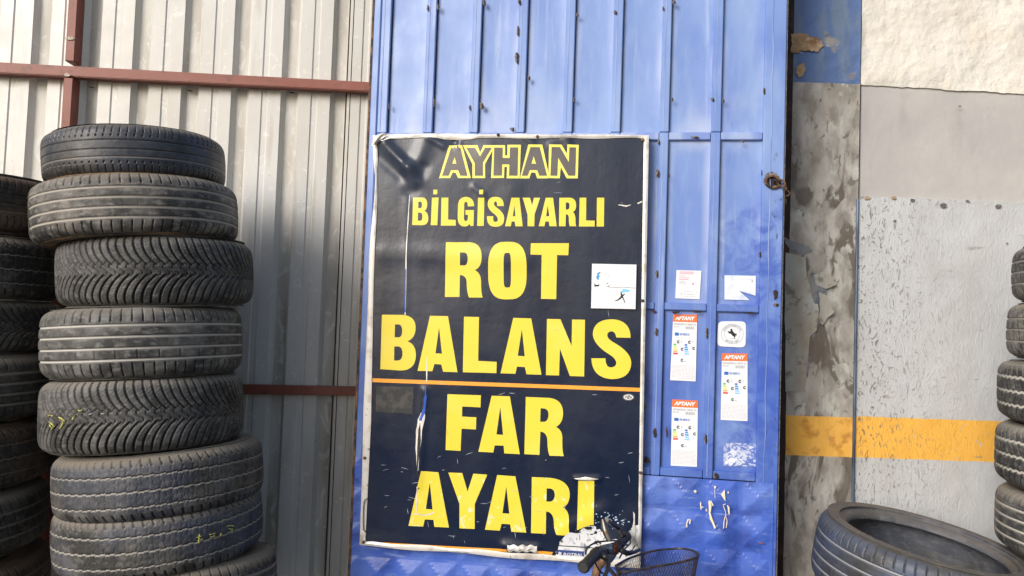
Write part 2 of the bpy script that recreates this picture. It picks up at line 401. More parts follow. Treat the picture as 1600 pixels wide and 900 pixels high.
for (x, y, dx, dy) in ((110, 60, 9, 3), (105, 117, 7, 2.5)):
    decal('weld', CORR, [[jag([(x - dx, y - 1), (x, y - dy), (x + dx, y), (x + 2, y + dy), (x - dx + 2, y + dy * .6)], .8, 3, x)]], .0535, mweld, rail_t, thick=.002)
for (x, y) in ((143, 137), (296, 142), (455, 145)):
    decal('screw_tip', CORR, [[jag([(x - 5, y - 1.5), (x + 4, y - .5), (x + 6, y + 1), (x + 1, y + 1), (x - 2, y)], .3, 2, x)]], .001 + (.0 if x > 0 else 0), mdark, cw, thick=.004)

# ------------------------------------------------------------------ plaster wall and pillar at the right
zAt = lambda x, y, off=0: WALL.hit(x, y, off)[1]
xAt = lambda x, y, off=0: WALL.hit(x, y, off)[0]
XP0 = xAt(1205, 300); XP1 = xAt(1339, 300); XR = 3.4
mup = mk('rough_cream_plaster', (.72, .69, .63), .9, [dict(c=(.62, .54, .43), s=4, lo=.50, hi=.75, amt=.6), dict(c=(.48, .43, .36), s=9, st=(.5, 1, 1.6), lo=.58, hi=.74, amt=.5)], bump=[(60, .004), (22, .006)])
mmid = mk('smooth_grey_plaster', (.43, .415, .41), .7, [dict(c=(.52, .50, .475), s=3, lo=.4, hi=.7), dict(c=(.36, .345, .33), s=7, st=(2, 1, .5), lo=.55, hi=.75, amt=.6), dict(c=(.25, .22, .2), s=55, lo=.72, hi=.77, amt=.6)], bump=[(12, .004), (70, .0006)])
YEL = (.84, .45, .075)
zs0, zs1 = zAt(1440, 717.5), zAt(1440, 653.5)
mlow = mk('painted_strand_board', (.51, .525, .54), .62, [
    dict(c=(.43, .43, .42), s=3, lo=.45, hi=.7, amt=.8),
    dict(c=YEL, k='band', a=zs0, b=zs1, w=.008, s=45, e=.0015, and_=dict(s=38, dist=1, lo=.30, hi=.35)),
    dict(c=(.13, .12, .11), s=30, st=(1, 1, .45), dist=3.5, lo=.585, hi=.64, amt=.8, x=(.42, .05), rot=(0, .6, 0)),
    dict(c=(.18, .165, .15), s=24, st=(1, 1, .5), dist=4.0, lo=.60, hi=.65, amt=.75, x=(.50, .10), rot=(0, -.5, 0)),
    dict(c=(.25, .21, .18), s=24, st=(.3, 1, 1), lo=.66, hi=.72, amt=.7),
    dict(c=(.10, .09, .08), s=40, lo=.725, hi=.755, amt=.8)],
    bump=[(30, .0022, (1, 1, .45), dict(dist=3.5, rot=(0, .6, 0))), (24, .0016, (1, 1, .5), dict(dist=4.0, rot=(0, -.5, 0))), (70, .001), (3, .012)])
wall = thing('plaster_wall', 'cream and grey workshop wall with yellow painted stripe beside the pillar', 'wall', WALL.o + Vector((XP1, 0, 0)))
def slab(name, x0, x1, zb, zt, yoff, m, amp, sc, n=(90, 60), parent=wall, ox=None, seed=0.):
    """wall coat with real relief: front grid plus side and edge faces"""
    ox = XP1 if ox is None else ox
    nx, nz = n; v = []; f = []
    for j in range(nz + 1):
        for i in range(nx + 1):
            x = x0 + (x1 - x0) * i / nx; z = zb(x) + (zt(x) - zb(x)) * j / nz
            e = min(1, min(i, j, nx - i, nz - j) / 2)
            d = 0
            for s_, a_ in zip(sc, amp): d += a_ * noise.noise((x * s_, z * s_ * 1.1, seed + s_))
            v.append((x - ox, -yoff - d * e, z))
    for j in range(nz):
        for i in range(nx):
            a = j * (nx + 1) + i; f.append((a, a + 1, a + nx + 2, a + nx + 1))
    ring = [i for i in range(nx + 1)] + [j * (nx + 1) + nx for j in range(1, nz + 1)] + [nz * (nx + 1) + i for i in range(nx - 1, -1, -1)] + [j * (nx + 1) for j in range(nz - 1, 0, -1)]
    b = len(v)
    for r in ring: v.append((v[r][0], .12, v[r][2]))
    for k in range(len(ring)):
        k2 = (k + 1) % len(ring); f.append((ring[k], b + k, b + k2, ring[k2]))
    me = mesh(name, v, f); me.polygons.foreach_set('use_smooth', [True] * len(me.polygons)); me.set_sharp_from_angle(angle=R_(50))
    return link(name, me, m, parent)
zA0, zA1 = zAt(1342, 132), zAt(1600, 147); xA0, xA1 = xAt(1342, 132), xAt(1600, 147)
edgeA = lambda x: zA0 + (zA1 - zA0) * (x - xA0) / (xA1 - xA0) + .006 * noise.noise((x * 9, 0, 0)) + .003 * noise.noise((x * 40, 0, 5))
zB0, zB1 = zAt(1338, 307), zAt(1600, 317)
edgeB = lambda x: zB0 + (zB1 - zB0) * (x - xA0) / (xA1 - xA0) + .0015 * noise.noise((x * 15, 4, 0))
WX0 = XP1 + .006
slab('upper_render', WX0, XR, lambda x: edgeA(x) - .001, lambda x: TOPZ, .004, mup, (.016, .007, .0035), (3.2, 10, 34), (220, 150))
slab('middle_render', WX0, XR, lambda x: edgeB(x) - .01, lambda x: edgeA(x) + .012, -.004, mmid, (.004,), (2.5,), (90, 40), seed=3)
slab('lower_board', WX0, XR, lambda x: 0, lambda x: edgeB(x), .008, mlow, (.004, .0016), (2, 14), (180, 160), seed=6)
for i, (x, y, r, q) in enumerate(((1355, 309, 5, 0), (1397, 309, 4, 0), (1426, 313, 4, 1), (1474, 321, 6, 1), (1398, 345, 3, 1), (1512, 314, 3, 1), (1560, 322, 5, 1), (1500, 166, 2.5, 1), (1574, 376 + 380 - 376, 2, 1))):
    decal('paint_loss', WALL, [[jag(sell(x, y, r, r * .6, 2, 8), r * .25, 2, i)]], .0145, (mtan if q == 0 else mchip), None).parent = wall
    o = wall.children[-1] if False else None
for o in [o for o in COL.objects if o.name.startswith('paint_loss')]:
    for v_ in o.data.vertices: v_.co.x -= XP1
# pillar
mpil = mk('blotchy_pillar_render', (.33, .31, .28), .85, [
    dict(c=(.46, .44, .41), s=3.5, st=(1.5, 1, .8), lo=.42, hi=.54, dist=.5),
    dict(c=(.135, .115, .095), s=4.2, st=(1.6, 1, .7), lo=.54, hi=.585, dist=.8, off=(2, 0, 1)),
    dict(c=(.20, .16, .12), s=2.2, st=(1, 1, .6), lo=.55, hi=.7, amt=.7, off=(7, 0, 0)),
    dict(c=(.50, .50, .46), s=8, st=(1.2, 1, .8), lo=.60, hi=.63, off=(1, 0, 4), amt=.9),
    dict(c=(.09, .08, .07), s=30, st=(1, 1, .5), dist=1, lo=.60, hi=.66, amt=.7),
    dict(c=(.15, .13, .11), s=1.6, st=(1, 1, .5), lo=.35, hi=.6, amt=.8, x=(.10, .02)),
    dict(c=(.17, .15, .13), s=14, st=(1.3, 1, .6), lo=.48, hi=.62, amt=.6),
    dict(c=YEL, k='band', a=zAt(1285, 712), b=zAt(1285, 650), w=.006, s=18, e=.0015, amt=.95, and_=dict(s=10, lo=.30, hi=.36)),
    dict(c=(.50, .22, .04), k='band', a=zAt(1285, 712), b=zAt(1285, 650), e=.01, amt=.8, and_=dict(s=16, lo=.52, hi=.64, off=(3, 0, 0))),
    dict(c=(.10, .165, .35), k='band', a=zAt(1285, 131), b=9, w=.012, s=30, e=.001, and_=dict(s=6, st=(1, 1, 1.4), lo=.36, hi=.41)),
    dict(c=(.16, .22, .32), k='band', a=zAt(1285, 128), b=9, w=.012, s=30, e=.001, amt=.8, and_=dict(s=5, st=(2, 1, .6), lo=.50, hi=.60)),
    ], bump=[(12, .007), (45, .003), (4.2, .01, (1.6, 1, .7), dict(dist=.8, off=(2, 0, 1)))])
pil = thing('pillar', 'blotchy concrete pillar with blue paint on top and a yellow band, right of the door', 'pillar', WALL.o + Vector((XP0, 0, 0)))
slab('render_coat', XP0 - .15, XP1, lambda x: 0, lambda x: TOPZ, .012, mpil, (.005, .003), (4, 18), (70, 420), pil, XP0, 11)
def pdecal(name, polys, off, m, **k):
    o = decal(name, WALL, polys, off, m, pil, **k)
    for v_ in o.data.vertices: v_.co.x -= XP0
    return o
pdecal('bare_patch', [[jag([(1236, 53), (1252, 52), (1272, 58), (1284, 63), (1288, 72), (1276, 80), (1262, 79), (1236, 82)], 2.2, 5, 3)], [jag([(1246, 103), (1256, 98), (1259, 108), (1255, 118), (1248, 121), (1244, 112)], 1, 4, 8)]], .0175, mtan)
mpeelp = mk('peeling_paint', (.38, .39, .37), .6, [dict(c=(.26, .22, .17), s=7, st=(1, 1, .5), lo=.42, hi=.62, amt=.9), dict(c=(.14, .12, .10), s=26, lo=.55, hi=.64, amt=.8)], bump=[(30, .002)])
mcav = mk('broken_render', (.22, .23, .25), .9, [dict(c=(.10, .12, .15), s=25, lo=.45, hi=.6)], bump=[(50, .004)])
pdecal('broken_edge', [[jag([(1268, 425), (1290, 428), (1300, 440), (1292, 455), (1296, 480), (1284, 503), (1271, 530), (1266, 500), (1270, 460)], 2.5, 4, 5)], [jag([(1222, 370), (1246, 378), (1262, 384), (1270, 392), (1256, 398), (1236, 392)], 1.5, 4, 6)], [jag([(1262, 552), (1267, 560), (1262, 592), (1259, 580)], 1, 3, 6)]], .017, mcav)
def flap(pts, lift, seed):
    P = jag(pts, 1.2, 4, seed); o = decal('paint_flake', WALL, [[p for p in [P]][0:1][0]] if False else [[P]], .018, mpeelp, pil, cut=.006)
    zs = [v_.co.x for v_ in o.data.vertices]; a, b = min(zs), max(zs)
    for v_ in o.data.vertices:
        t = (v_.co.x - a) / (b - a); v_.co.y -= lift * t * t; v_.co.x -= XP0
    sm = o.modifiers.new('s', 'SOLIDIFY'); sm.thickness = .0012
    return o
flap([(1271, 430), (1284, 424), (1300, 432), (1304, 446), (1290, 452), (1276, 446)], .016, 1)
flap([(1279, 455), (1290, 462), (1300, 488), (1285, 508), (1277, 500), (1281, 480)], .020, 2)
flap([(1264, 470), (1277, 475), (1275, 515), (1262, 530), (1258, 500)], .010, 3)
flap([(1228, 395), (1258, 402), (1262, 440), (1270, 470), (1262, 560), (1256, 612), (1228, 612), (1226, 500)], .004, 4)
# conduit in the joint
cond = thing('conduit', 'thin grey blue metal strip in the joint between pillar and plaster wall', 'conduit', WALL.o + Vector((XP1, 0, 0)))
mcond = mk('conduit_metal', (.14, .20, .30), .4, [dict(c=(.05, .07, .12), s=10, st=(1, 1, .3), lo=.45, hi=.6), dict(c=(.35, .36, .36), s=6, st=(1, 1, .4), lo=.55, hi=.7, z=(1.6, 2.0))], metal=.3)
m_ = MB(); m_.add(*tube([(-.004, -.016, 0), (-.004, -.016, zAt(1337, 312))], .0055, 10)); m_.build('strip', mcond, cond, smooth=True)
m_ = MB(); m_.box(-.012, .007, -.004, .03, 0, TOPZ); m_.build('joint_shadow_gap', mdark, pil).location.x = XP1 - XP0
# dark frame post behind the door's free edge
fr = thing('door_frame', 'dark brown steel frame post in the gap between blue door and pillar', 'door frame', WALL.o + Vector((xAt(1237.5, 100), 0, 0)))
m_ = MB(); m_.box(-.16, .0, -.016, .10, 0, TOPZ, .003); m_.build('post', mdark, fr)

# ------------------------------------------------------------------ blue steel door
du = lambda x, y=100, off=0: DOOR.hit(x, y, off)[0]
dz = lambda x, y, off=0: DOOR.hit(x, y, off)[1]
UL = DOOR.hit(569, 450)[0]; UR = DOOR.hit(1221, 400)[0]
door = thing('steel_door', 'tall blue painted steel door with ribbed panels carrying the big sign', 'door', DOOR.world(UL, 0, 0), DOOR.rot)
def dobj(mb_, name, m, smooth=False, **k):
    mb_.v = [(x - UL, y, z) for x, y, z in mb_.v]; return mb_.build(name, m, door, smooth, **k)
right = [608, 679, 750, 822.6, 897, 972, 1048, 1129, 1195]
left = [583 + 9, 664, 736, 808, 882, 957, 1033.5, 1114, 1195]
BO = .018
zt0, zt1 = dz(1100, 206, BO), dz(1100, 218, BO)
zm0, zm1 = dz(1100, 474, BO), dz(1100, 486, BO)
zb0, zb1 = dz(1100, 735, BO), dz(1100, 748, BO)
bu = [(du(a, 100, BO), du(b, 100, BO)) for a, b in zip(left, right)]
bu[0] = (du(593, 100, BO), bu[0][1])
# bays between bars: sheet panels, each dished a little
edges = [bu[i][1] for i in range(8)]; nxt = [bu[i + 1][0] for i in range(8)]
rows = [(zt0, TOPZ), (zm0, zt1), (zb0, zm1)]
pi_ = 0
for r, (za, zb_) in enumerate(rows):
    for c in range(8):
        a, b = edges[c] - .003, nxt[c] + .003; nx, nz = 14, 24; v = []; f = []
        for j in range(nz + 1):
            for i in range(nx + 1):
                x = a + (b - a) * i / nx; z = za - .003 + (zb_ - za + .006) * j / nz
                e = math.sin(math.pi * i / nx) * min(1, math.sin(math.pi * j / nz) * 3)
                v.append((x, -.001 + e * (.0045 * noise.noise((x * 5, z * 3.5, r + 1.5)) + .002), z))
        for j in range(nz):
            for i in range(nx):
                q = j * (nx + 1) + i; f.append((q, q + 1, q + nx + 2, q + nx + 1))
        m_ = MB(); m_.add(v, f); o = dobj(m_, 'panel', mblue, True)
        ed = [max(max(0, 1 - min(i, nx - i) / 3.2), max(0, 1 - min(j, nz - j) / 2.5)) for j in range(nz + 1) for i in range(nx + 1)]
        at = o.data.attributes.new('edge', 'FLOAT', 'POINT'); at.data.foreach_set('value', ed)
        m_ = MB(); m_.box(edges[c] + .0008, edges[c] + .0026, -.006, -.002, za + .004, zb_ - .002); dobj(m_, 'shadow_gap', mdark)
for c in range(8):
    a, b = bu[c]
    for (za, zb_) in [(zt0 + .0, TOPZ), (zb1, zt0 - .0015)]:
        m_ = MB(); m_.box(a, b, -BO, .004, za, zb_, .003); dobj(m_, 'mullion', mblue if c != 3 else mblue)
        m_ = MB(); m_.box(a + .011, a + .0135, -BO - .0012, -BO + .001, za + .01, zb_ - .004); dobj(m_, 'bead', mchalk)
for c in range(8):
    for za, zb_ in ((zt1, zt0), (zm1, zm0), (zb1, zb0)):
        m_ = MB(); m_.box(edges[c] + .001, nxt[c] - .001, -BO + .003, .004, za, zb_, .003); dobj(m_, 'rail', mchalk if zb_ == zt0 else mblue)
m_ = MB(); m_.box(UL, bu[0][0] - .0015, -BO - .002, .03, 0, TOPZ, .004); dobj(m_, 'stile', mblue)
m_ = MB(); m_.box(bu[8][0], UR, -BO - .002, .03, 0, TOPZ, .004); dobj(m_, 'stile', mblue)
m_ = MB(); m_.add(*tube([(DOOR.hit(1209, 0, BO)[0] + .002 * math.sin(k * 1.7), -BO - .003, .72 + k * .07) for k in range(50)], .0016, 5)); dobj(m_, 'weld_bead', mchalk, True)
m_ = MB(); m_.box(UL - .012, UL - .0015, -.012, .02, 0, TOPZ, .002); dobj(m_, 'rusty_edge', mrust)
m_ = MB(); m_.box(UR + .001, UR + .003, -.016, .024, 0, TOPZ); dobj(m_, 'worn_edge', mchip)
# embossed kick panel
a, b = UL + .004, DOOR.hit(1207, 820, .02)[0]; cell = .121
nx, nz = 180, 100; v = []; f = []
ux = DOOR.hit(1042, 800)[0]; vz = dz(1090, 851)
for j in range(nz + 1):
    for i in range(nx + 1):
        x = a + (b - a) * i / nx; z = (zb1 - .0005) * j / nz
        fx = ((x - ux) / cell) % 1 * 2 - 1; fz = ((z - vz) / cell) % 1 * 2 - 1
        h = max(0, 1 - max(abs(fx), abs(fz)) * 1.12)
        v.append((x, -.020 - .013 * h - .002 * noise.noise((x * 6, z * 6, 0)), z))
for j in range(nz):
    for i in range(nx):
        q = j * (nx + 1) + i; f.append((q, q + 1, q + nx + 2, q + nx + 1))
me = mesh('kick_panel', [(x - UL, y, z) for x, y, z in v], f); link('kick_panel', me, mkick, door)
m_ = MB(); m_.box(b + .001, bu[8][0] + .02, -.024, -.018, 0, zb1 - .0005); dobj(m_, 'edge_strip', mkick)
m_ = MB(); m_.box(a + .01, UR - .01, .0205, .026, 0, TOPZ); dobj(m_, 'back_sheet', mdark)
def ddecal(name, polys, off, m, parent=None, **k):
    o = decal(name, DOOR, polys, off, m, door, **k)
    for v_ in o.data.vertices: v_.co.x -= UL
    return o
# chips and weld scars (pixels of the photograph -> points on the door)
scars = [(668, 12, 2, 6, 1), (684, 10, 2, 6, 1), (756, 4, 3, 6, 1), (811, 3, 3, 5, 1), (809, 48, 2, 11, 1), (807, 90, 3, 12, 1), (902, 23, 2, 4, 1), (961, 19, 3, 4, 1), (1053, 3, 3, 4, 1), (1036, 13, 2, 4, 1),
         (826, 122, 2.5, 5, 1), (752, 165, 4, 6, 1), (734, 168, 1.5, 5, 1), (800, 202, 4, 5, 1), (678, 160, 1.5, 8, 1), (897, 155, 2, 4, 1), (1050, 155, 2, 4, 1), (1113, 155, 3, 4, 1), (1130, 157, 2, 5, 1), (1194, 142, 2, 7, 1), (608, 165, 1.5, 6, 1),
         (1027, 271, 4, 7, 1), (1046, 275, 1.5, 4, 0), (1026, 428, 2.5, 7, 1), (1187, 397, 2, 6, 1), (1190, 270, 1, 6, 0), (1056, 488, 8, 3, 0), (1090, 487, 9, 2.5, 0), (1172, 489, 10, 2, 0), (1022, 487, 5, 2.5, 0), (1025, 518, 3, 8, 1), (1104, 520, 2.5, 11, 1), (1102, 686, 3, 9, 1), (1042, 675, 2, 11, 0), (1023, 676, 3, 10, 0), (1006, 634, 3, 8, 0), (1010, 718, 6, 7, 0), (1117, 743, 5, 6, 1), (1212, 460, 4, 10, 0), (1212, 476, 5, 3, 1), (1160, 221, 3, 2, 1), (1029, 222, 2, 5, 1), (1085, 214, 8, 1.5, 1)]
PA, PB, PC = [], [], []
for i, (x, y, rx, ry, q) in enumerate(scars):
    PC.append([jag(sell(x, y, rx * 2.0 + 1.5, ry * 1.9 + 2, 2, 10), 1.3, 2, i + 50)])
    (PA if q else PB).append([jag(sell(x, y, rx * .8, ry * .85, 2, 8), min(rx, ry) * .4, 2, i)])
    if q: PB.append([jag(sell(x + rx * .5, y + .8, rx * .55, ry * .8, 2, 8), min(rx, ry) * .3, 2, i + 9)])
SO = BO + .0032
ddecal('weld_scar', PA, SO + .0006, mchip, kind='stuff'); ddecal('paint_chip', PB, SO + .0012, mdark, kind='stuff')
z5 = lambda L: [(1000 + x / 5, 720 + y / 5) for x, y in L]
CP = [[z5([(632, 262), (660, 225), (664, 260), (668, 315), (650, 292)])]] + [[jag(ribbon(z5(p), wd), .25, 2, i)] for i, (p, wd) in enumerate([
    ([(540, 310), (548, 350), (543, 410), (556, 455), (572, 490), (587, 528)], [2, 4.6, 2.4, 4, 2.8, 3]), ([(552, 312), (572, 352)], 1.6), ([(472, 322), (477, 380)], 1.6), ([(478, 362), (496, 360)], 1.4),
    ([(366, 520), (364, 490), (376, 458), (392, 460), (388, 492)], 1.8), ([(578, 206), (594, 208)], 3.2), ([(424, 232), (438, 246)], 3.4), ([(682, 348), (692, 366), (697, 420)], [1.4, 3, 1.4]), ([(648, 345), (668, 338)], 1.2), ([(650, 350), (664, 385), (672, 430)], .8),
    ([(668, 425), (656, 470), (652, 528)], 1.1), ([(672, 440), (680, 470), (674, 525)], 1.0), ([(688, 240), (690, 254)], 2), ([(515, 378), (522, 395)], 1.8), ([(584, 225), (586, 290)], .7)])]
ddecal('cream_paint_chip', CP, .0365, mchipy, kind='stuff')
ddecal('red_mark', [[jag(ribbon(z5([(928, 640), (965, 648)]), 2), .3, 3, 1)]], .0365, mred)

# rusty chain through the hole in the stile
ch = thing('rusty_chain', 'rusty chain looped through the hole at the right edge of the blue door', 'chain', DOOR.world(DOOR.hit(1208, 284, .03)[0], -.03, dz(1208, 284, .03)), DOOR.rot)
def ring(c, ax, r, rt, ell=1.5, rot=0):
    ax = Vector(ax).normalized(); a = ax.orthogonal().normalized(); b = ax.cross(a); ca, sa = math.cos(rot), math.sin(rot); a, b = a * ca + b * sa, b * ca - a * sa
    P = [Vector(c) + a * math.cos(t) * r * ell + b * math.sin(t) * r for t in [2 * math.pi * k / 16 for k in range(17)]]
    return tube(P, rt, 7, cap=False)
m_ = MB(); m_.add(*ring((0, .002, 0), (0, 1, .1), .020, .0045, 1.2, 1.2)); m_.build('link', mrust, ch, True)
for (x, y, z, ax, ro) in ((.012, -.008, -.002, (.2, .3, 1), .3), (.026, -.006, -.006, (0, 1, .2), 1.5), (.040, .012, -.014, (.9, .2, .2), .3), (.047, .03, -.034, (.2, 1, .1), .9), (.05, .05, -.058, (1, .1, .1), .4)):
    m_ = MB(); m_.add(*ring((x, y, z), ax, .0095, .0032, 1.5, ro)); m_.build('link', mrust, ch, True)
ddecal('lock_hole', [[jag(sell(1206, 284, 8, 7, 2, 12), 1, 2, 4)]], SO + .001, mdark)
ddecal('worn_patch', [[jag(sell(1206, 281, 13, 13, 2, 14), 2.5, 3, 12)]], SO + .0003, mchip)

# ------------------------------------------------------------------ big sign
SG = .048
sign = thing('metal_sign', 'large battered black sign with big yellow words screwed to the blue door', 'sign', DOOR.world(DOOR.hit(787, 870, SG)[0], -SG, dz(787, 870, SG)), DOOR.rot)
SU, SZ = DOOR.hit(787, 870, SG)[0], dz(787, 870, SG)
H = lambda x, y: Vector(DOOR.hit(x, y, SG))
folds = [((603, 224), (640, 262), .016, 10, 1), ((640, 262), (650, 284), .013, 10, 1), ((612, 226), (650, 262), -.006, 8, 1), ((590, 245), (626, 275), -.005, 9, 1), ((652, 284), (662, 262), -.006, 9, 1),
         ((668, 214), (700, 232), .006, 5, 1), ((700, 232), (716, 216), -.005, 5, 1), ((664, 222), (650, 262), .006, 12, 1), ((690, 214), (712, 222), -.005, 5, 1), ((717, 213), (717, 226), .004, 4, 1),
         ((740, 292), (755, 305), .003, 5, 1), ((760, 240), (800, 300), .003, 18, 1), ((648, 296), (640, 300), -.004, 10, 1), ((820, 213), (830, 222), .004, 6, 1), ((885, 213), (888, 224), .004, 6, 1), ((860, 226), (885, 214), .002, 6, 1),
         ((600, 395), (820, 405), .003, 16, 1), ((634, 310), (634, 480), .0015, 6, 1), ((664, 610), (654, 760), .005, 6, 1), ((560, 850), (800, 850), .002, 14, 1), ((900, 748), (935, 748), .004, 4, 1),
         ((790, 853), (838, 858), .007, 7, 1), ((880, 830), (940, 800), .006, 14, 1), ((960, 860), (990, 810), .005, 16, 1)]
folds = [(H(*a), H(*b), am, w_ / 430, s_) for a, b, am, w_, s_ in folds]
folds = [(a, b, am * 1.0, w_, s_) for a, b, am, w_, s_ in folds]
def disp(u, z):
    d = .0035 * noise.noise((u * 2.3, z * 2.0, 7)) + .0011 * noise.noise((u * 7, z * 5, 2))
    p = Vector((u, z))
    for a, b, am, w_, s_ in folds:
        ab = b - a; t = max(0, min(1, (p - a).dot(ab) / max(1e-9, ab.length_squared))); q = (p - (a + ab * t)).length / w_
        if q < 3.2: d += am * math.exp(-q * q) if q > .35 else am * (math.exp(-.1225) + (.35 - q) * .25)
    return d
def interp(T, y):
    for (a, b) in zip(T, T[1:]):
        if y <= b[0]: return a[1] + (b[1] - a[1]) * (y - a[0]) / (b[0] - a[0])
    return T[-1][1]
LO = [(212, 583), (235, 582.5), (248, 583), (275, 586.5), (300, 585.5), (318, 584), (365, 579), (408, 576), (462, 575), (540, 572), (640, 568), (740, 566), (850, 562)]
LI = [(213, 588), (230, 590), (290, 589.5), (307, 590), (384, 586), (443, 583.5), (540, 582), (660, 580), (780, 574), (846, 571)]
def edge_pts(n=40):
    o, i = [], []
    for k in range(n):      # top, left to right
        t = k / n; o.append((583 + (1014 - 583) * t, 212 - 3 * min(1, t * 12) + 2 * t * t + .5 * math.sin(t * 21))); i.append((589 + (1006 - 589) * t, (216 if t > .03 else 221) + .8 * math.sin(t * 25) + (1.5 if abs(t - .3) < .05 else 0)))
    for k in range(n):      # right, down
        t = k / n; o.append((1014 - 13 * t, 211 + 677 * t)); i.append((1006 - 9 * t, 217 + 616 * t if t < .93 else 217 + 616 * .93 + (t - .93) * 800))
    for k in range(n):      # bottom, right to left
        t = k / n; o.append((1001 - 439 * t, 888 - 36 * t + 1.2 * math.sin(t * 17))); i.append((997 - 426 * t, 878 - 32 * t + 1.0 * math.sin(t * 30)))
    for k in range(n):      # left, up
        t = k / n; y = 851 - 639 * t; o.append((interp(LO, y), y)); y2 = 846 - 628 * t; i.append((interp(LI, y2), y2))
    return o, i
EO, EI = edge_pts()
def sloc(u, y, z): return (u - SU, y, z - SZ)
v = []; f = []; n4 = len(EO)
for q in range(n4):
    (uo, zo), (ui, zi) = DOOR.hit(*EO[q], SG + .003), DOOR.hit(*EI[q], SG + .003)
    do, di = disp(uo, zo), disp(ui, zi); um, zm_ = (uo + ui) / 2, (zo + zi) / 2
    v += [sloc(ui, -di + .002, zi), sloc(ui, -di - .0035, zi), sloc(um, -(do + di) / 2 - .0065, zm_), sloc(uo, -do - .0035, zo), sloc(uo, .028, zo)]
for q in range(n4):
    q2 = (q + 1) % n4
    for k in range(4): f.append((q * 5 + k, q * 5 + k + 1, q2 * 5 + k + 1, q2 * 5 + k))
m_ = MB(); m_.add(v, f); m_.build('border', mwhm, sign, True)
# sheet
nx, nz = 150, 220; v = []; f = []
for j in range(nz + 1):
    t = j / nz; y = 213 + t * 637
    for i in range(nx + 1):
        s_ = i / nx; xl = interp(LI, y) - 3; xr = 1008.5 - 9.5 * t
        yy = 213 + t * (634 + (34 - (-1)) * s_)
        u, z = DOOR.hit(xl + (xr - xl) * s_, yy, SG); v.append(sloc(u, -disp(u, z), z))
for j in range(nz):
    for i in range(nx):
        q = j * (nx + 1) + i; f.append((q, q + nx + 1, q + nx + 2, q + 1))
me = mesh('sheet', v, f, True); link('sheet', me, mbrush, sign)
def sdecal(name, polys, off, m, cut=.012, **k):
    o = decal(name, DOOR, polys, SG + off, m, sign, cut=cut, disp=disp, **k)
    for q in o.data.vertices: q.co.x -= SU; q.co.z -= SZ; q.co.y += SG
    return o
def T(org, sc, loops): return [[(org[0] + x / sc, org[1] + y / sc) for x, y in path(lp)] for lp in loops]
Q = 'q'
def letters(org, sc, W, off, m, name='letter'):
    i = 0
    while i < len(W):
        grp = [W[i]]
        if i + 1 < len(W) and len(W[i + 1]) == 1 and len(W[i + 1][0]) == 4 and W[i + 1][0][0][1] < 40: grp.append(W[i + 1]); i += 1      # dot of the dotted capital I
        sdecal(name, [T(org, sc, p) for p in grp], off, m); i += 1
o1, s1 = (680, 210), 6.667
AY_out = [[(40, 455), (145, 112), (280, 112), (372, 455), (238, 455), (212, 398), (182, 398), (155, 455)],
          [(287, 112), (440, 112), (470, 190), (505, 112), (598, 112), (598, 170), (520, 310), (520, 455), (387, 455), (387, 310)],
          [(600, 112), (728, 112), (728, 218), (752, 218), (752, 108), (892, 108), (880, 458), (745, 458), (748, 340), (722, 340), (718, 455), (582, 455)],
          [(882, 458), (970, 105), (1115, 105), (1180, 400), (1178, 458), (1062, 458), (1042, 398), (1000, 398), (980, 458)],
          [(1185, 105), (1315, 105), (1372, 200), (1375, 105), (1495, 108), (1485, 458), (1370, 458), (1308, 340), (1298, 458), (1180, 455)]]
AY_in = [[[(72, 430), (165, 140), (262, 140), (335, 430), (262, 430), (238, 372), (163, 372), (140, 430)], [(202, 232), (220, 305), (176, 305)]],
         [[(325, 140), (415, 140), (468, 232), (520, 140), (590, 140), (497, 295), (497, 430), (412, 430), (412, 300)]],
         [[(615, 138), (703, 138), (703, 245), (775, 245), (778, 135), (865, 135), (858, 430), (770, 430), (773, 312), (698, 312), (696, 430), (607, 430)]],
         [[(902, 430), (992, 132), (1088, 132), (1165, 430), (1085, 430), (1062, 372), (985, 372), (962, 430)], [(1025, 225), (1050, 305), (1002, 305)]],
         [[(1213, 132), (1300, 132), (1392, 290), (1398, 135), (1468, 135), (1460, 430), (1388, 430), (1280, 240), (1272, 430), (1200, 430)]]]
letters(o1, s1, [[p] for p in AY_out], .0006, mylt, 'letter_outline')
letters(o1, s1, AY_in, .0012, mgrey)
o2, s2 = (630, 290), 4.848
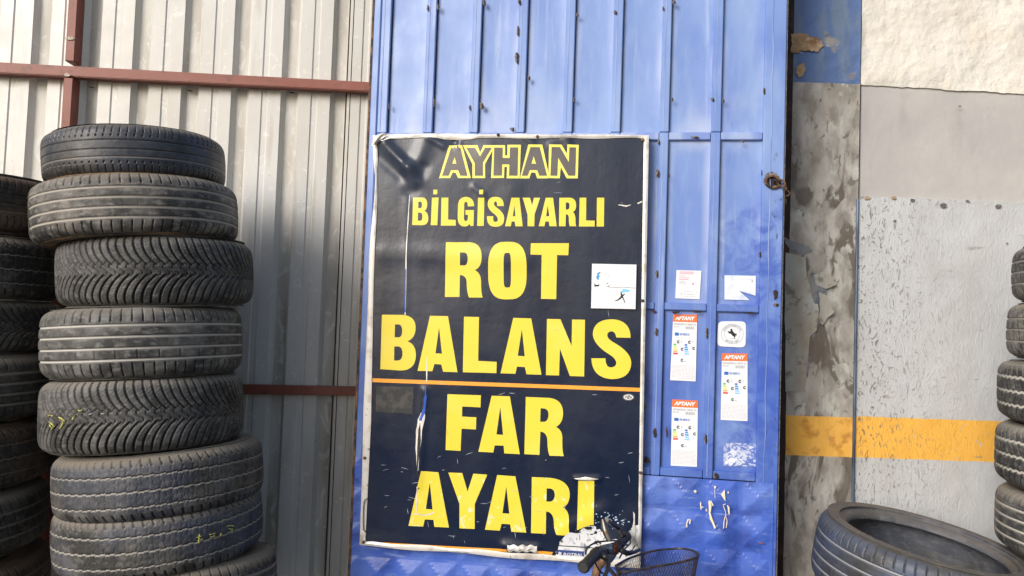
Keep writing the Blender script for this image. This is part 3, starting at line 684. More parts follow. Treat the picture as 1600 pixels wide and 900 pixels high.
W2 = [[[(75, 90), (140, 90), (Q, 182, 90, 182, 140), (Q, 182, 180, 160, 190), (Q, 190, 205, 190, 250), (Q, 190, 300, 140, 300), (68, 298)], [(115, 122), (130, 122), (Q, 142, 122, 142, 145), (Q, 142, 170, 130, 170), (114, 170)], [(112, 205), (128, 205), (Q, 145, 207, 145, 232), (Q, 145, 265, 128, 266), (111, 265)]],
      [[(218, 92), (268, 90), (258, 300), (208, 300)]], [[(228, 32), (258, 30), (258, 65), (228, 67)]],
      [[(290, 92), (342, 90), (340, 257), (398, 260), (398, 303), (285, 303)]],
      [[(537, 155), (490, 158), (Q, 490, 125, 475, 122), (Q, 462, 122, 462, 150), (460, 245), (Q, 460, 268, 474, 268), (Q, 490, 268, 490, 235), (490, 222), (472, 220), (472, 185), (535, 185), (532, 305), (508, 305), (502, 290), (Q, 488, 310, 465, 310), (Q, 412, 308, 412, 240), (415, 150), (Q, 418, 88, 475, 85), (Q, 535, 88, 537, 154)]],
      [[(567, 92), (615, 92), (610, 305), (560, 305)]], [[(577, 32), (607, 30), (605, 65), (577, 67)]],
      [[(762, 155), (712, 155), (Q, 712, 122, 700, 120), (Q, 688, 120, 688, 138), (Q, 688, 152, 712, 170), (Q, 765, 205, 765, 250), (Q, 765, 312, 700, 312), (Q, 635, 312, 635, 245), (635, 232), (682, 232), (682, 250), (Q, 682, 275, 698, 275), (Q, 716, 275, 716, 255), (Q, 716, 235, 690, 215), (Q, 640, 180, 640, 140), (Q, 640, 85, 700, 85), (Q, 762, 85, 762, 154)]],
      [[(772, 308), (820, 92), (880, 92), (905, 308), (850, 308), (845, 272), (822, 272), (815, 308)], [(843, 150), (850, 232), (830, 232)]],
      [[(905, 92), (960, 92), (977, 150), (990, 92), (1037, 92), (995, 220), (993, 308), (942, 308), (942, 220)]],
      [[(1027, 308), (1080, 92), (1135, 92), (1163, 308), (1108, 308), (1103, 272), (1078, 272), (1070, 308)], [(1095, 150), (1107, 232), (1083, 232)]],
      [[(1183, 92), (1260, 92), (Q, 1310, 95, 1310, 150), (Q, 1310, 190, 1285, 200), (Q, 1305, 215, 1305, 260), (Q, 1305, 300, 1312, 308), (1262, 308), (Q, 1255, 290, 1255, 250), (Q, 1255, 220, 1238, 218), (1232, 218), (1230, 308), (1180, 308)], [(1232, 128), (1245, 128), (Q, 1260, 130, 1260, 152), (Q, 1260, 180, 1245, 182), (1232, 182)]],
      [[(1337, 92), (1387, 92), (1385, 265), (1450, 265), (1450, 310), (1332, 310)]], [[(1468, 92), (1523, 92), (1520, 310), (1465, 310)]]]
letters(o2, s2, W2, .0006, myel)
o3, s3 = (680, 370), 7.273
W3 = [[[(122, 62), (390, 62), (Q, 530, 70, 530, 230), (Q, 528, 350, 450, 378), (Q, 522, 410, 522, 520), (Q, 522, 650, 542, 690), (385, 690), (Q, 360, 640, 358, 520), (Q, 355, 435, 280, 435), (276, 683), (110, 683)], [(283, 178), (330, 178), (Q, 372, 185, 372, 250), (Q, 370, 320, 335, 325), (282, 325)]],
      [sell(821, 384, 219, 328, 2.9), sell(820, 380, 42, 197, 4.5)],
      [[(1087, 73), (1520, 73), (1512, 210), (1385, 207), (1375, 708), (1202, 705), (1210, 205), (1083, 203)]]]
letters(o3, s3, W3, .0006, myel)
o4, s4 = (580, 480), 3.721
W4 = [[[(62, 43), (185, 45), (Q, 258, 52, 258, 120), (Q, 258, 180, 210, 198), (Q, 260, 215, 260, 280), (Q, 258, 365, 175, 368), (53, 360)], [(138, 100), (160, 100), (Q, 180, 104, 180, 138), (Q, 180, 172, 160, 175), (136, 175)], [(134, 228), (158, 228), (Q, 182, 232, 182, 270), (Q, 182, 305, 158, 310), (133, 310)]],
      [[(342, 50), (447, 52), (502, 378), (418, 375), (408, 333), (368, 330), (356, 372), (270, 370)], [(395, 118), (412, 270), (374, 268)]],
      [[(540, 55), (627, 57), (622, 312), (730, 318), (728, 383), (533, 378)]],
      [[(826, 62), (930, 65), (990, 393), (903, 390), (893, 348), (848, 345), (838, 387), (752, 384)], [(876, 128), (893, 285), (852, 283)]],
      [[(1022, 68), (1100, 70), (1165, 225), (1168, 72), (1243, 73), (1238, 403), (1155, 400), (1097, 240), (1092, 397), (1016, 395)]],
      [[(1508, 178), (1425, 176), (Q, 1420, 142, 1398, 140), (Q, 1372, 142, 1372, 165), (Q, 1375, 185, 1410, 205), (Q, 1512, 262, 1512, 325), (Q, 1508, 418, 1398, 418), (Q, 1283, 410, 1280, 297), (1362, 297), (Q, 1362, 348, 1393, 350), (Q, 1425, 348, 1425, 322), (Q, 1422, 298, 1385, 275), (Q, 1288, 215, 1288, 152), (Q, 1295, 72, 1400, 70), (Q, 1508, 75, 1508, 177)]]]
letters(o4, s4, W4, .0006, myel)
o5, s5 = (680, 600), 7.273
W5 = [[[(140, 115), (520, 128), (515, 265), (308, 255), (305, 370), (468, 378), (463, 517), (300, 507), (288, 760), (118, 750)]],
      [[(642, 133), (848, 140), (962, 797), (785, 788), (778, 700), (676, 697), (660, 778), (490, 770)], [(740, 262), (772, 577), (696, 573)]],
      [[(1030, 147), (1290, 158), (Q, 1450, 170, 1453, 330), (Q, 1452, 450, 1370, 488), (Q, 1445, 520, 1445, 620), (Q, 1440, 760, 1462, 820), (1300, 815), (Q, 1278, 770, 1275, 650), (Q, 1275, 550, 1195, 540), (1185, 805), (1013, 797)], [(1198, 275), (1240, 278), (Q, 1290, 290, 1288, 350), (Q, 1285, 420, 1240, 430), (1193, 430)]]]
letters(o5, s5, W5, .0006, myel)
o6, s6 = (620, 730), 4.706
W6 = [[[(180, 28), (305, 38), (382, 445), (275, 440), (268, 388), (205, 385), (193, 437), (85, 432)], [(242, 115), (262, 312), (212, 308)]],
      [[(378, 40), (480, 43), (520, 180), (562, 48), (665, 55), (573, 270), (572, 455), (460, 450), (460, 270)]],
      [[(738, 57), (872, 67), (952, 482), (842, 475), (833, 420), (770, 417), (757, 467), (648, 460)], [(805, 142), (828, 342), (777, 338)]],
      [[(993, 72), (1130, 78), (Q, 1270, 95, 1272, 200), (Q, 1270, 275, 1222, 295), (Q, 1268, 320, 1265, 390), (Q, 1262, 470, 1275, 502), (1175, 497), (Q, 1155, 460, 1155, 400), (Q, 1150, 330, 1098, 325), (1095, 490), (987, 485)], [(1102, 155), (1130, 157), (Q, 1162, 165, 1162, 205), (Q, 1160, 245, 1130, 253), (1100, 253)]],
      [[(1335, 98), (1452, 100), (1448, 425), (1420, 425), (1380, 440), (1325, 462)]]]
letters(o6, s6, W6, .0006, myel)
sdecal('orange_line', [[[(582, 591), (1000, 606), (1000, 612), (582, 597)]]], .0006, mor)
sdecal('orange_line', [[[(573, 846), (700, 853.5), (792, 858), (792, 862), (700, 857.5), (573, 850)]], [[(836, 860), (864, 863), (862, 867), (836, 864)]]], .0006, mor)
# tears
sdecal('tear', [[ribbon([(640, 305), (638, 340), (635.5, 380), (634, 430), (633, 492)], [.8, 1.6, 1.4, 2.2, 1.6])], [jag([(667, 553), (668, 575), (667.5, 597), (666, 597), (666, 575)], .3, 2, 1)], [jag([(665, 640), (664, 655), (660, 672), (657, 700), (654, 735), (652, 735), (649, 700), (650, 672), (653, 655), (658, 645)], .8, 3, 2)], [ribbon([(652, 760), (651, 790), (652, 805)], [1.5, 2.6, .6])], [jag(ribbon([(645, 803), (668, 805), (680, 800)], [1.5, 2.4, 1.2]), .4, 2, 3)],
                [jag([(897, 747), (915, 744.5), (936, 748), (925, 750.5), (905, 749.5)], .5, 2, 5)], [jag(ribbon([(966, 320), (978, 322), (986, 320)], [1, 2.4, .6]), .5, 2, 6)], [ribbon([(996, 318), (1003, 315)], 2)]], .0012, mwhm, kind='stuff')
sdecal('tear_shade', [[jag([(657, 660), (658, 690), (653, 735), (651, 745), (652, 700), (654, 670)], .5, 2, 3)], [ribbon([(661, 612), (655, 650)], .8)]], .0018, mblk, kind='stuff')
mcob = mk('cobalt_show_through', (.03, .10, .50), .4)
sdecal('tear_backing', [[ribbon([(633.6, 420), (632.8, 488)], 1.6)], [jag([(666, 597), (667, 620), (664.5, 645), (659.5, 658), (655, 656), (661, 640), (664.5, 615)], .6, 3, 8)]], .0015, mcob, kind='stuff')
# scratches near the bottom
rs = random.Random(4); SC = []
for i in range(60):
    x = rs.uniform(590, 985); y = rs.uniform(700, 845) if i < 48 else rs.uniform(250, 690); L_ = rs.uniform(2, 13); a_ = rs.choice([rs.uniform(-.35, .1), rs.uniform(-.5, .3), 1.4])
    if x < 690 and y > 855: continue
    SC.append([ribbon([(x, y), (x + L_ * .5 * math.cos(a_), y + L_ * .5 * math.sin(a_) + rs.uniform(-.6, .6)), (x + L_ * math.cos(a_), y + L_ * math.sin(a_))], [.3, rs.uniform(.5, 1.1), .3])])
mscr = mk('scratch', (.30, .34, .42), .5)
sdecal('scratch', SC, .0011, mscr, cut=0, kind='stuff')
# peeled lower right corner
o7, s7 = (840, 780), 5.714
PL = [(150, 505), (165, 470), (185, 420), (215, 360), (250, 320), (300, 292), (350, 285), (400, 265), (450, 238), (495, 240), (520, 265), (560, 270), (600, 300), (650, 345), (700, 355), (770, 350), (815, 300), (835, 255), (870, 235), (915, 232), (912, 560), (500, 540)]
PX = [(o7[0] + x / s7, o7[1] + y / s7) for x, y in PL]
sdecal('peeled_corner', [[jag(PX[:20], 1.8, 3, 5)[:57] + [(999, 884), (930, 878), (868, 869)]]], .0014, mpeel)
sp_ = [[jag(sell(840 + x / s7, 780 + y / s7, a_, b_, 2, 8), 1.3, 3, int(x))] for x, y, a_, b_ in ((455, 258, 6, 3), (350, 292, 6, 1.6), (790, 505, 2, 1.4), (520, 300, 2, 3))]
sdecal('flaked_spot', sp_, .002, mblk, kind='stuff')
rs = random.Random(9); sp2 = []
for i in range(46):
    x = rs.gauss(955, 16); y = rs.gauss(812, 10)
    if 925 < x < 990 and y < 826: sp2.append([jag(sell(x, y, rs.uniform(.5, 2.2), rs.uniform(.5, 1.5), 2, 7), .5, 2, i)])
mfl = mk('flaked_pale', (.40, .52, .68), .5); sdecal('flaked_spot', sp2, .0012, mfl, kind='stuff')
box_ = [(180, 415), (440, 432), (600, 445)], [(700, 462), (800, 468), (845, 455), (868, 415), (870, 330), (866, 180)], [(176, 420), (168, 490)]
sdecal('printed_frame_line', [[ribbon([(840 + x / s7, 780 + y / s7) for x, y in p], 1.5)] for p in box_], .0024, mblk)
sdecal('small_print_plate', [[[(840 + x / s7, 780 + y / s7) for x, y in ((178, 452), (415, 468), (412, 512), (172, 496))]]], .0024, mnavy)
sdecal('tape_strip', [[jag([(989.5, 799), (992, 803), (993, 850), (988, 856), (987, 830), (990, 812)], .4, 3, 1)]], .0028, mwhm)
# text from the built-in font
def textmesh(s, bold=0.0, shear=0.0):
    c = bpy.data.curves.new('t', 'FONT'); c.body = s; c.offset = bold; c.shear = shear; c.resolution_u = 2
    o = bpy.data.objects.new('t', c); COL.objects.link(o); bpy.context.view_layer.update()
    me = bpy.data.meshes.new_from_object(o.evaluated_get(bpy.context.evaluated_depsgraph_get()))
    bpy.data.objects.remove(o); bpy.data.curves.remove(c)
    V = [(q.co.x, q.co.y) for q in me.vertices]; Fc = [tuple(p.vertices) for p in me.polygons]; bpy.data.meshes.remove(me)
    xs = [q[0] for q in V]; ys = [q[1] for q in V]; a, b, c_, d = min(xs), max(xs), min(ys), max(ys)
    return [((x - a) / (b - a), 1 - (y - c_) / (d - c_)) for x, y in V], Fc
def quadmap(q):
    TL, TR, BR, BL = [Vector(p) for p in q]
    return lambda s, t: tuple((TL * (1 - s) + TR * s) * (1 - t) + (BL * (1 - s) + BR * s) * t)
def textdecal(name, s, q, off, m, parent, org, bold=0, shear=0, post=None, **k):
    V, Fc = textmesh(s, bold, shear); mp = quadmap(q); vv = []
    for a, b in V:
        x, y = post(a, b) if post else mp(a, b); u, z = DOOR.hit(x, y, off); vv.append((u - org[0], -off + org[2], z - org[1]))
    me = mesh(name, vv, Fc); return link(name, me, m, parent, **k)
textdecal('small_print', 'ROTBAL', [(881, 863.4), (911, 865.2), (910.7, 869.6), (880.6, 867.6)], SG + .0085, mpaper, sign, (SU, SZ, SG), bold=.01)
textdecal('small_print', 'B', [(873, 862.4), (878, 862.8), (877.5, 867.6), (872.5, 867)], SG + .0085, mpaper, sign, (SU, SZ, SG), bold=.02)
# oval badge, dull film square, screws in the border
sdecal('oval_badge', [[sell(982, 620.5, 9, 5.4, 2, 24)]], .0012, mchip)
sdecal('oval_badge_print', [[sell(982, 620.5, 7.2, 4, 2, 24), sell(982, 620.5, 5.6, 2.8, 2, 20)], [ribbon([(978, 623), (981, 618), (983, 622), (987, 617.5)], 1.1)]], .0018, mpaper)
sdecal('dull_film', [[jag([(588, 603), (646, 605), (645, 647), (587, 643)], .5, 6, 2)]], .0008, mdull)
for (x, y) in ((593, 224 - 8), (779, 211.5), (1004, 219), (1004, 470), (571, 715), (569, 846), (1000.5, 738), (840, 214)):
    u, z = DOOR.hit(x, y, SG); d = disp(u, z)
    m_ = MB(); m_.add(*tube([(u - SU, -d - .004, z - SZ), (u - SU, -d - .0085, z - SZ), (u - SU, -d - .0105, z - SZ)], [.0062, .0055, .002], 10)); m_.build('screw', mrust if y != 211.5 else mdark, sign, True)
# curled top-left corner and wire loops on the border
v = []; f = []
for j in range(9):
    for i in range(9):
        s_, t = i / 8, j / 8; x = 583 + 24 * s_ * (1 - .35 * t); y = 211 + 18 * t * (1 - .55 * s_) + 1.5 * math.sin(s_ * 6)
        u, z = DOOR.hit(x, y, SG + .008); v.append((u - SU, -.008 - disp(u, z) - .012 * math.sin(math.pi * min(1, (s_ + t) * .55)) + .004 * math.sin(7 * s_ + 4 * t), z - SZ))
for j in range(8):
    for i in range(8): q = j * 9 + i; f.append((q, q + 9, q + 10, q + 1))
link('curled_corner', mesh('curled_corner', v, f, True), mwhm, sign)
P = [DOOR.hit(x, y, SG + .011) for x, y in ((574, 779), (569, 783), (567.5, 800), (567.5, 822), (569, 829), (573, 832))]
m_ = MB(); m_.add(*tube([(u - SU, -.011, z - SZ) for u, z in P], .0014, 6, 4)); m_.build('wire_loop', mdark, sign, True)
v, f = [], []
for j in range(9):
    for i in range(25):
        x = 793 + 46 * i / 24; y = 851 + .035 * (x - 793) + 10.5 * j / 8 + 1.2 * math.sin(i * .9)
        u, z = DOOR.hit(x, y, SG + .006); e = math.sin(math.pi * i / 24) * math.sin(math.pi * j / 8)
        v.append((u - SU, -.004 - disp(u, z) - e * (.008 + .016 * noise.noise((i * .33, j * .5, 4.2))), z - SZ))
for j in range(8):
    for i in range(24): q = j * 25 + i; f.append((q, q + 25, q + 26, q + 1))
link('crumpled_edge', mesh('crumpled_edge', v, f, True), mwhm, sign)

# ------------------------------------------------------------------ stickers
def sticker(name, label, cat, quad, off, m=mpaper, group=None, notch=None, rnd=0, sgn=False):
    o = Vector(quad[3]); u, z = DOOR.hit(o.x, o.y, off)
    t = thing(name, label, cat, DOOR.world(u, -off, z), DOOR.rot, group)
    t['_u'] = 0; del t['_u']
    def put(nm, polys, lift, mm, cut=0, thick=0, wave=0, **k):
        if len(polys) > 1: k['kind'] = 'stuff'
        q = decal(nm, DOOR, polys, off + lift, mm, t, cut=cut, thick=thick, **k)
        for v_ in q.data.vertices: v_.co.x -= u; v_.co.z -= z; v_.co.y += off
        return q
    outline = notch or quad
    if rnd:
        mp = quadmap(quad); outline = [mp(.5 + .5 * a, .5 + .5 * b) for a, b in sell(0, 0, 1, 1, 7, 48)]
    put('sheet', [[list(map(tuple, outline))]], .0, m, thick=.0005)
    return t, put, (u, z, off)
def pq(mp, a, b, c, d): return [mp(a, b), mp(c, b), mp(c, d), mp(a, d)]
def energy_label(quad, label, curl=0, clip=False):
    off = .003
    t, put, org = sticker('tyre_label', label, 'label', quad, off, group='orange topped tyre labels on the door')
    mp = quadmap(quad); Z = .0009
    put('header', [[pq(mp, 0, 0, 1, .112)]], Z, mlor)
    def tx(s, a, b, c, d, m_, **k): textdecal('print', s, pq(mp, a, b, c, d), off + Z + .0005, m_, t, org, kind='stuff', **k)
    tx('APTANY', .08, .026, .92, .086, mpaper, bold=.055, shear=.25)
    tx('275/40ZR20 106W XL', .03, .135, .97, .162, mlgrey, bold=.01)
    tx('RU101', .05, .178, .28, .198, mlgrey, bold=.01)
    for k in range(11): pass
    bars = [[pq(mp, .52 + k * .034, .178, .52 + k * .034 + (.022 if k % 3 else .012), .222)] for k in range(11)]
    put('barcode', bars, Z, mlgrey)
    put('flag', [[pq(mp, .10, .275, .27, .322)]], Z, mb1)
    tx('ENERG', .31, .281, .70, .316, mb1, bold=.02)
    put('rule', [[pq(mp, .06, .345 + q, .94, .349 + q)] for q in (0, .03)] + [[pq(mp, .05, .128, .95, .130)]], Z, mlg2)
    for i, mm in enumerate((mgrn, mlgr, myl2, mor2, mrd)):
        put('scale_bar', [[pq(mp, .07, .445 + i * .034, .17 + i * .022, .470 + i * .034)]], Z, mm)
    for i, mm in enumerate((mb1, mb2, mb2, mb3, mb3)):
        put('scale_bar', [[pq(mp, .52, .445 + i * .034, .62 + i * .022, .470 + i * .034)]], Z, mm)
    for cx, cy in ((.25, .415), (.70, .415), (.42, .525), (.88, .505), (.43, .69)):
        tx('C' if cy < .6 else 'C', cx - .05, cy - .024, cx + .05, cy + .024, mblk, bold=.08)
    put('rule', [[pq(mp, .37, .395, .39, .43)], [pq(mp, .82, .395, .84, .42)], [pq(mp, .52, .70, .60, .71)]], Z, mlgrey)
    rs = random.Random(int(quad[0][0])); fine = []
    for k in range(11):
        y = .765 + k * .0195; x = .05
        while x < .93:
            w_ = rs.uniform(.05, .16); fine.append([pq(mp, x, y, min(.95, x + w_), y + .008)]); x += w_ + .025
    put('fine_print', fine, Z, mlg2)
    return t
energy_label([(1052, 491), (1089.5, 492), (1087, 596), (1047, 594)], 'orange topped tyre label in the left column, just below the door rail')
energy_label([(1128, 552), (1168, 552.5), (1168, 658), (1126, 656)], 'orange topped tyre label in the right column, below the round horse sticker')
energy_label([(1050, 624), (1090.5, 626), (1089, 729.5), (1048, 727.5)], 'lowest orange topped tyre label, in the left column with a wrinkled lower half')
# pink print sticker
qA = [(1057, 422), (1096, 423), (1093, 467.5), (1055, 466)]
t, put, org = sticker('notice_sticker', 'small white sticker with pink lines of print, above the left tyre labels', 'sticker', qA, .003)
mp = quadmap(qA)
put('print', [[pq(mp, .12, .04, .70, .08)], [pq(mp, .12, .095, .70, .135)], [pq(mp, .74, .06, .78, .08)]], .0009, mpinkp)
put('print', [[pq(mp, .12, .19, .36, .205)], [pq(mp, .12, .255, .56, .272)], [pq(mp, .12, .315, .50, .335)], [[mp(.70 + .045 * math.cos(k), .47 + .038 * math.sin(k)) for k in np.linspace(0, 6.28, 9)[:-1]]]], .0009, mpink)
put('print', [[pq(mp, .12, .39, .35, .402)], [pq(mp, .12, .435, .45, .447)], [pq(mp, .12, .48, .42, .492)], [pq(mp, .76, .42, .84, .43)], [pq(mp, .82, .50, .86, .52)], [pq(mp, .34, .74, .72, .75)], [pq(mp, .85, .75, .9, .77)], [pq(mp, .30, .83, .78, .845)], [pq(mp, .22, .81, .26, .86)]], .0009, mlgrey)
put('print', [[pq(mp, .24, .90, .30, .93)], [pq(mp, .34, .90, .56, .925)], [pq(mp, .60, .90, .82, .925)]], .0009, mlg2)
# torn pale sticker
qB = [(1132, 430), (1181, 431), (1181, 469), (1132, 468)]
t, put, org = sticker('torn_sticker', 'faded pale sticker with a torn corner, right of the pink printed one', 'sticker', qB, .003, mpap2, notch=[(1132, 430), (1181, 431), (1180.5, 462), (1155, 454.5), (1171, 469), (1132, 468)])
mp = quadmap(qB)
put('faded_writing', [[ribbon([mp(a, b) for a, b in p], .5)] for p in ([(.08, .12), (.18, .06), (.24, .14), (.14, .24), (.07, .2)], [(.28, .12), (.32, .22), (.27, .26)], [(.4, .14), (.9, .16)], [(.06, .3), (.12, .26)], [(.88, .12), (.92, .28), (.86, .24)], [(.2, .82), (.24, .88)])], .0009, mlg2, kind='stuff')
# horse emblem sticker
qC = [(1122, 502), (1165.5, 502), (1165, 543), (1120.5, 541)]
t, put, org = sticker('round_emblem_sticker', 'white square sticker with rearing horse inside a circle of letters', 'sticker', qC, .003, rnd=1)
mp = quadmap(qC)
C_ = (.52, .49)
circ = lambda r, n=40: [mp(C_[0] + r * math.cos(k), C_[1] + r * math.sin(k)) for k in np.linspace(0, 2 * math.pi, n + 1)[:-1]]
put('emblem_ring', [[circ(.40), circ(.385)], [circ(.285), circ(.272)]], .0009, mlgrey)
hs = [(.44, .30), (.47, .27), (.50, .26), (.53, .30), (.55, .36), (.60, .42), (.66, .48), (.69, .46), (.73, .50), (.74, .58), (.71, .55), (.69, .53), (.68, .60), (.65, .64), (.67, .70), (.61, .71), (.63, .66), (.59, .60), (.55, .58), (.50, .53), (.46, .48), (.42, .49), (.37, .47), (.34, .44), (.40, .43), (.33, .40), (.32, .36), (.38, .38), (.43, .39), (.46, .36), (.44, .33)]
put('horse', [[[mp(.5 + (a - .52) * .80 + .01, .49 + (b - .49) * .88) for a, b in hs]]], .0009, mblk)
put('horse_ground_line', [[pq(mp, .42, .66, .62, .672)]], .0009, mlgrey)
def arc(s, a0, a1, r0, r1, flip=False):
    def po(a, b):
        th = a0 + (a1 - a0) * a; r = (r1 + (r0 - r1) * b) if not flip else (r0 + (r1 - r0) * b)
        return mp(C_[0] + r * math.sin(th), C_[1] - r * math.cos(th))
    textdecal('emblem_lettering', s, qC, .0045, mlgrey, t, org, bold=.03, post=po)
arc('CONTINENTAL', -1.25, 1.25, .30, .37)
arc('SINCE 1871', 2.35 + 1.55, 2.35, .30, .37, True)
# residue
qD = [(1131, 692), (1184, 693), (1184, 729), (1130, 728)]
t, put, org = sticker('sticker_residue', 'torn clear sticker residue with white glue smears above the kick panel', 'sticker', qD, .0028, mglue)
put('glue_smear', [[jag([(1132, 724), (1140, 716), (1150, 714), (1158, 718), (1165, 724), (1160, 722), (1150, 719), (1143, 727)], 1, 4, 2)], [jag([(1142, 700), (1152, 706), (1148, 712), (1140, 708)], 1, 3, 4)], [jag(ribbon([(1150, 697), (1166, 706), (1178, 704)], 1.2), .6, 3, 4)], [jag(ribbon([(1136, 697), (1178, 699)], .8), .6, 3, 4)]], .001, mgluew, kind='stuff')
# white square sticker on the sign
qE = [(925, 412), (994.5, 413.5), (993, 483), (923.5, 481.5)]
t, put, org = sticker('square_sticker', 'white square sticker with torn blue and black remains on the black sign', 'sticker', qE, SG + .0085)
for o in [q for q in t.children]: pass
z9 = lambda L: [(910 + x / 9, 400 + y / 9) for x, y in L]
put('print', [[jag(z9([(205, 240), (255, 228), (235, 260), (240, 300), (222, 345), (205, 325), (188, 295), (205, 275)]), .35, 3, 2)]], .0009, mb2)
put('print', [[jag(z9([(165, 370), (185, 405), (225, 405), (240, 380), (232, 425), (170, 432)]), .2, 3, 2)], [z9([(225, 232), (260, 226), (232, 245)])], [jag(z9(sell(350, 385, 10, 8, 2, 8)), .2, 1, 1)], [ribbon(z9([(345, 430), (365, 428), (388, 412)]), [.4, 1.2, .4])], [jag(z9(sell(370, 280, 6, 5, 2, 7)), .2, 1, 1)], [jag(z9(sell(338, 265, 5, 4, 2, 7)), .2, 1, 1)],
               [jag(ribbon(z9([(450, 630), (490, 622), (530, 595), (560, 560), (600, 530)]), [.3, 1.8, 2.6, 2.6, .8]), .25, 2, 5)], [jag(ribbon(z9([(540, 500), (550, 550), (580, 610), (600, 665)]), [1.2, 2.4, 1.4, .5]), .2, 2, 6)], [ribbon(z9([(360, 438), (450, 444), (560, 438), (745, 452)]), [.2, .5, .4, .6])]], .0011, mblk)
put('print', [[jag(z9([(565, 465), (640, 470), (672, 488), (640, 508), (600, 505), (570, 520), (545, 500)]), .3, 3, 2)]], .0008, msky)

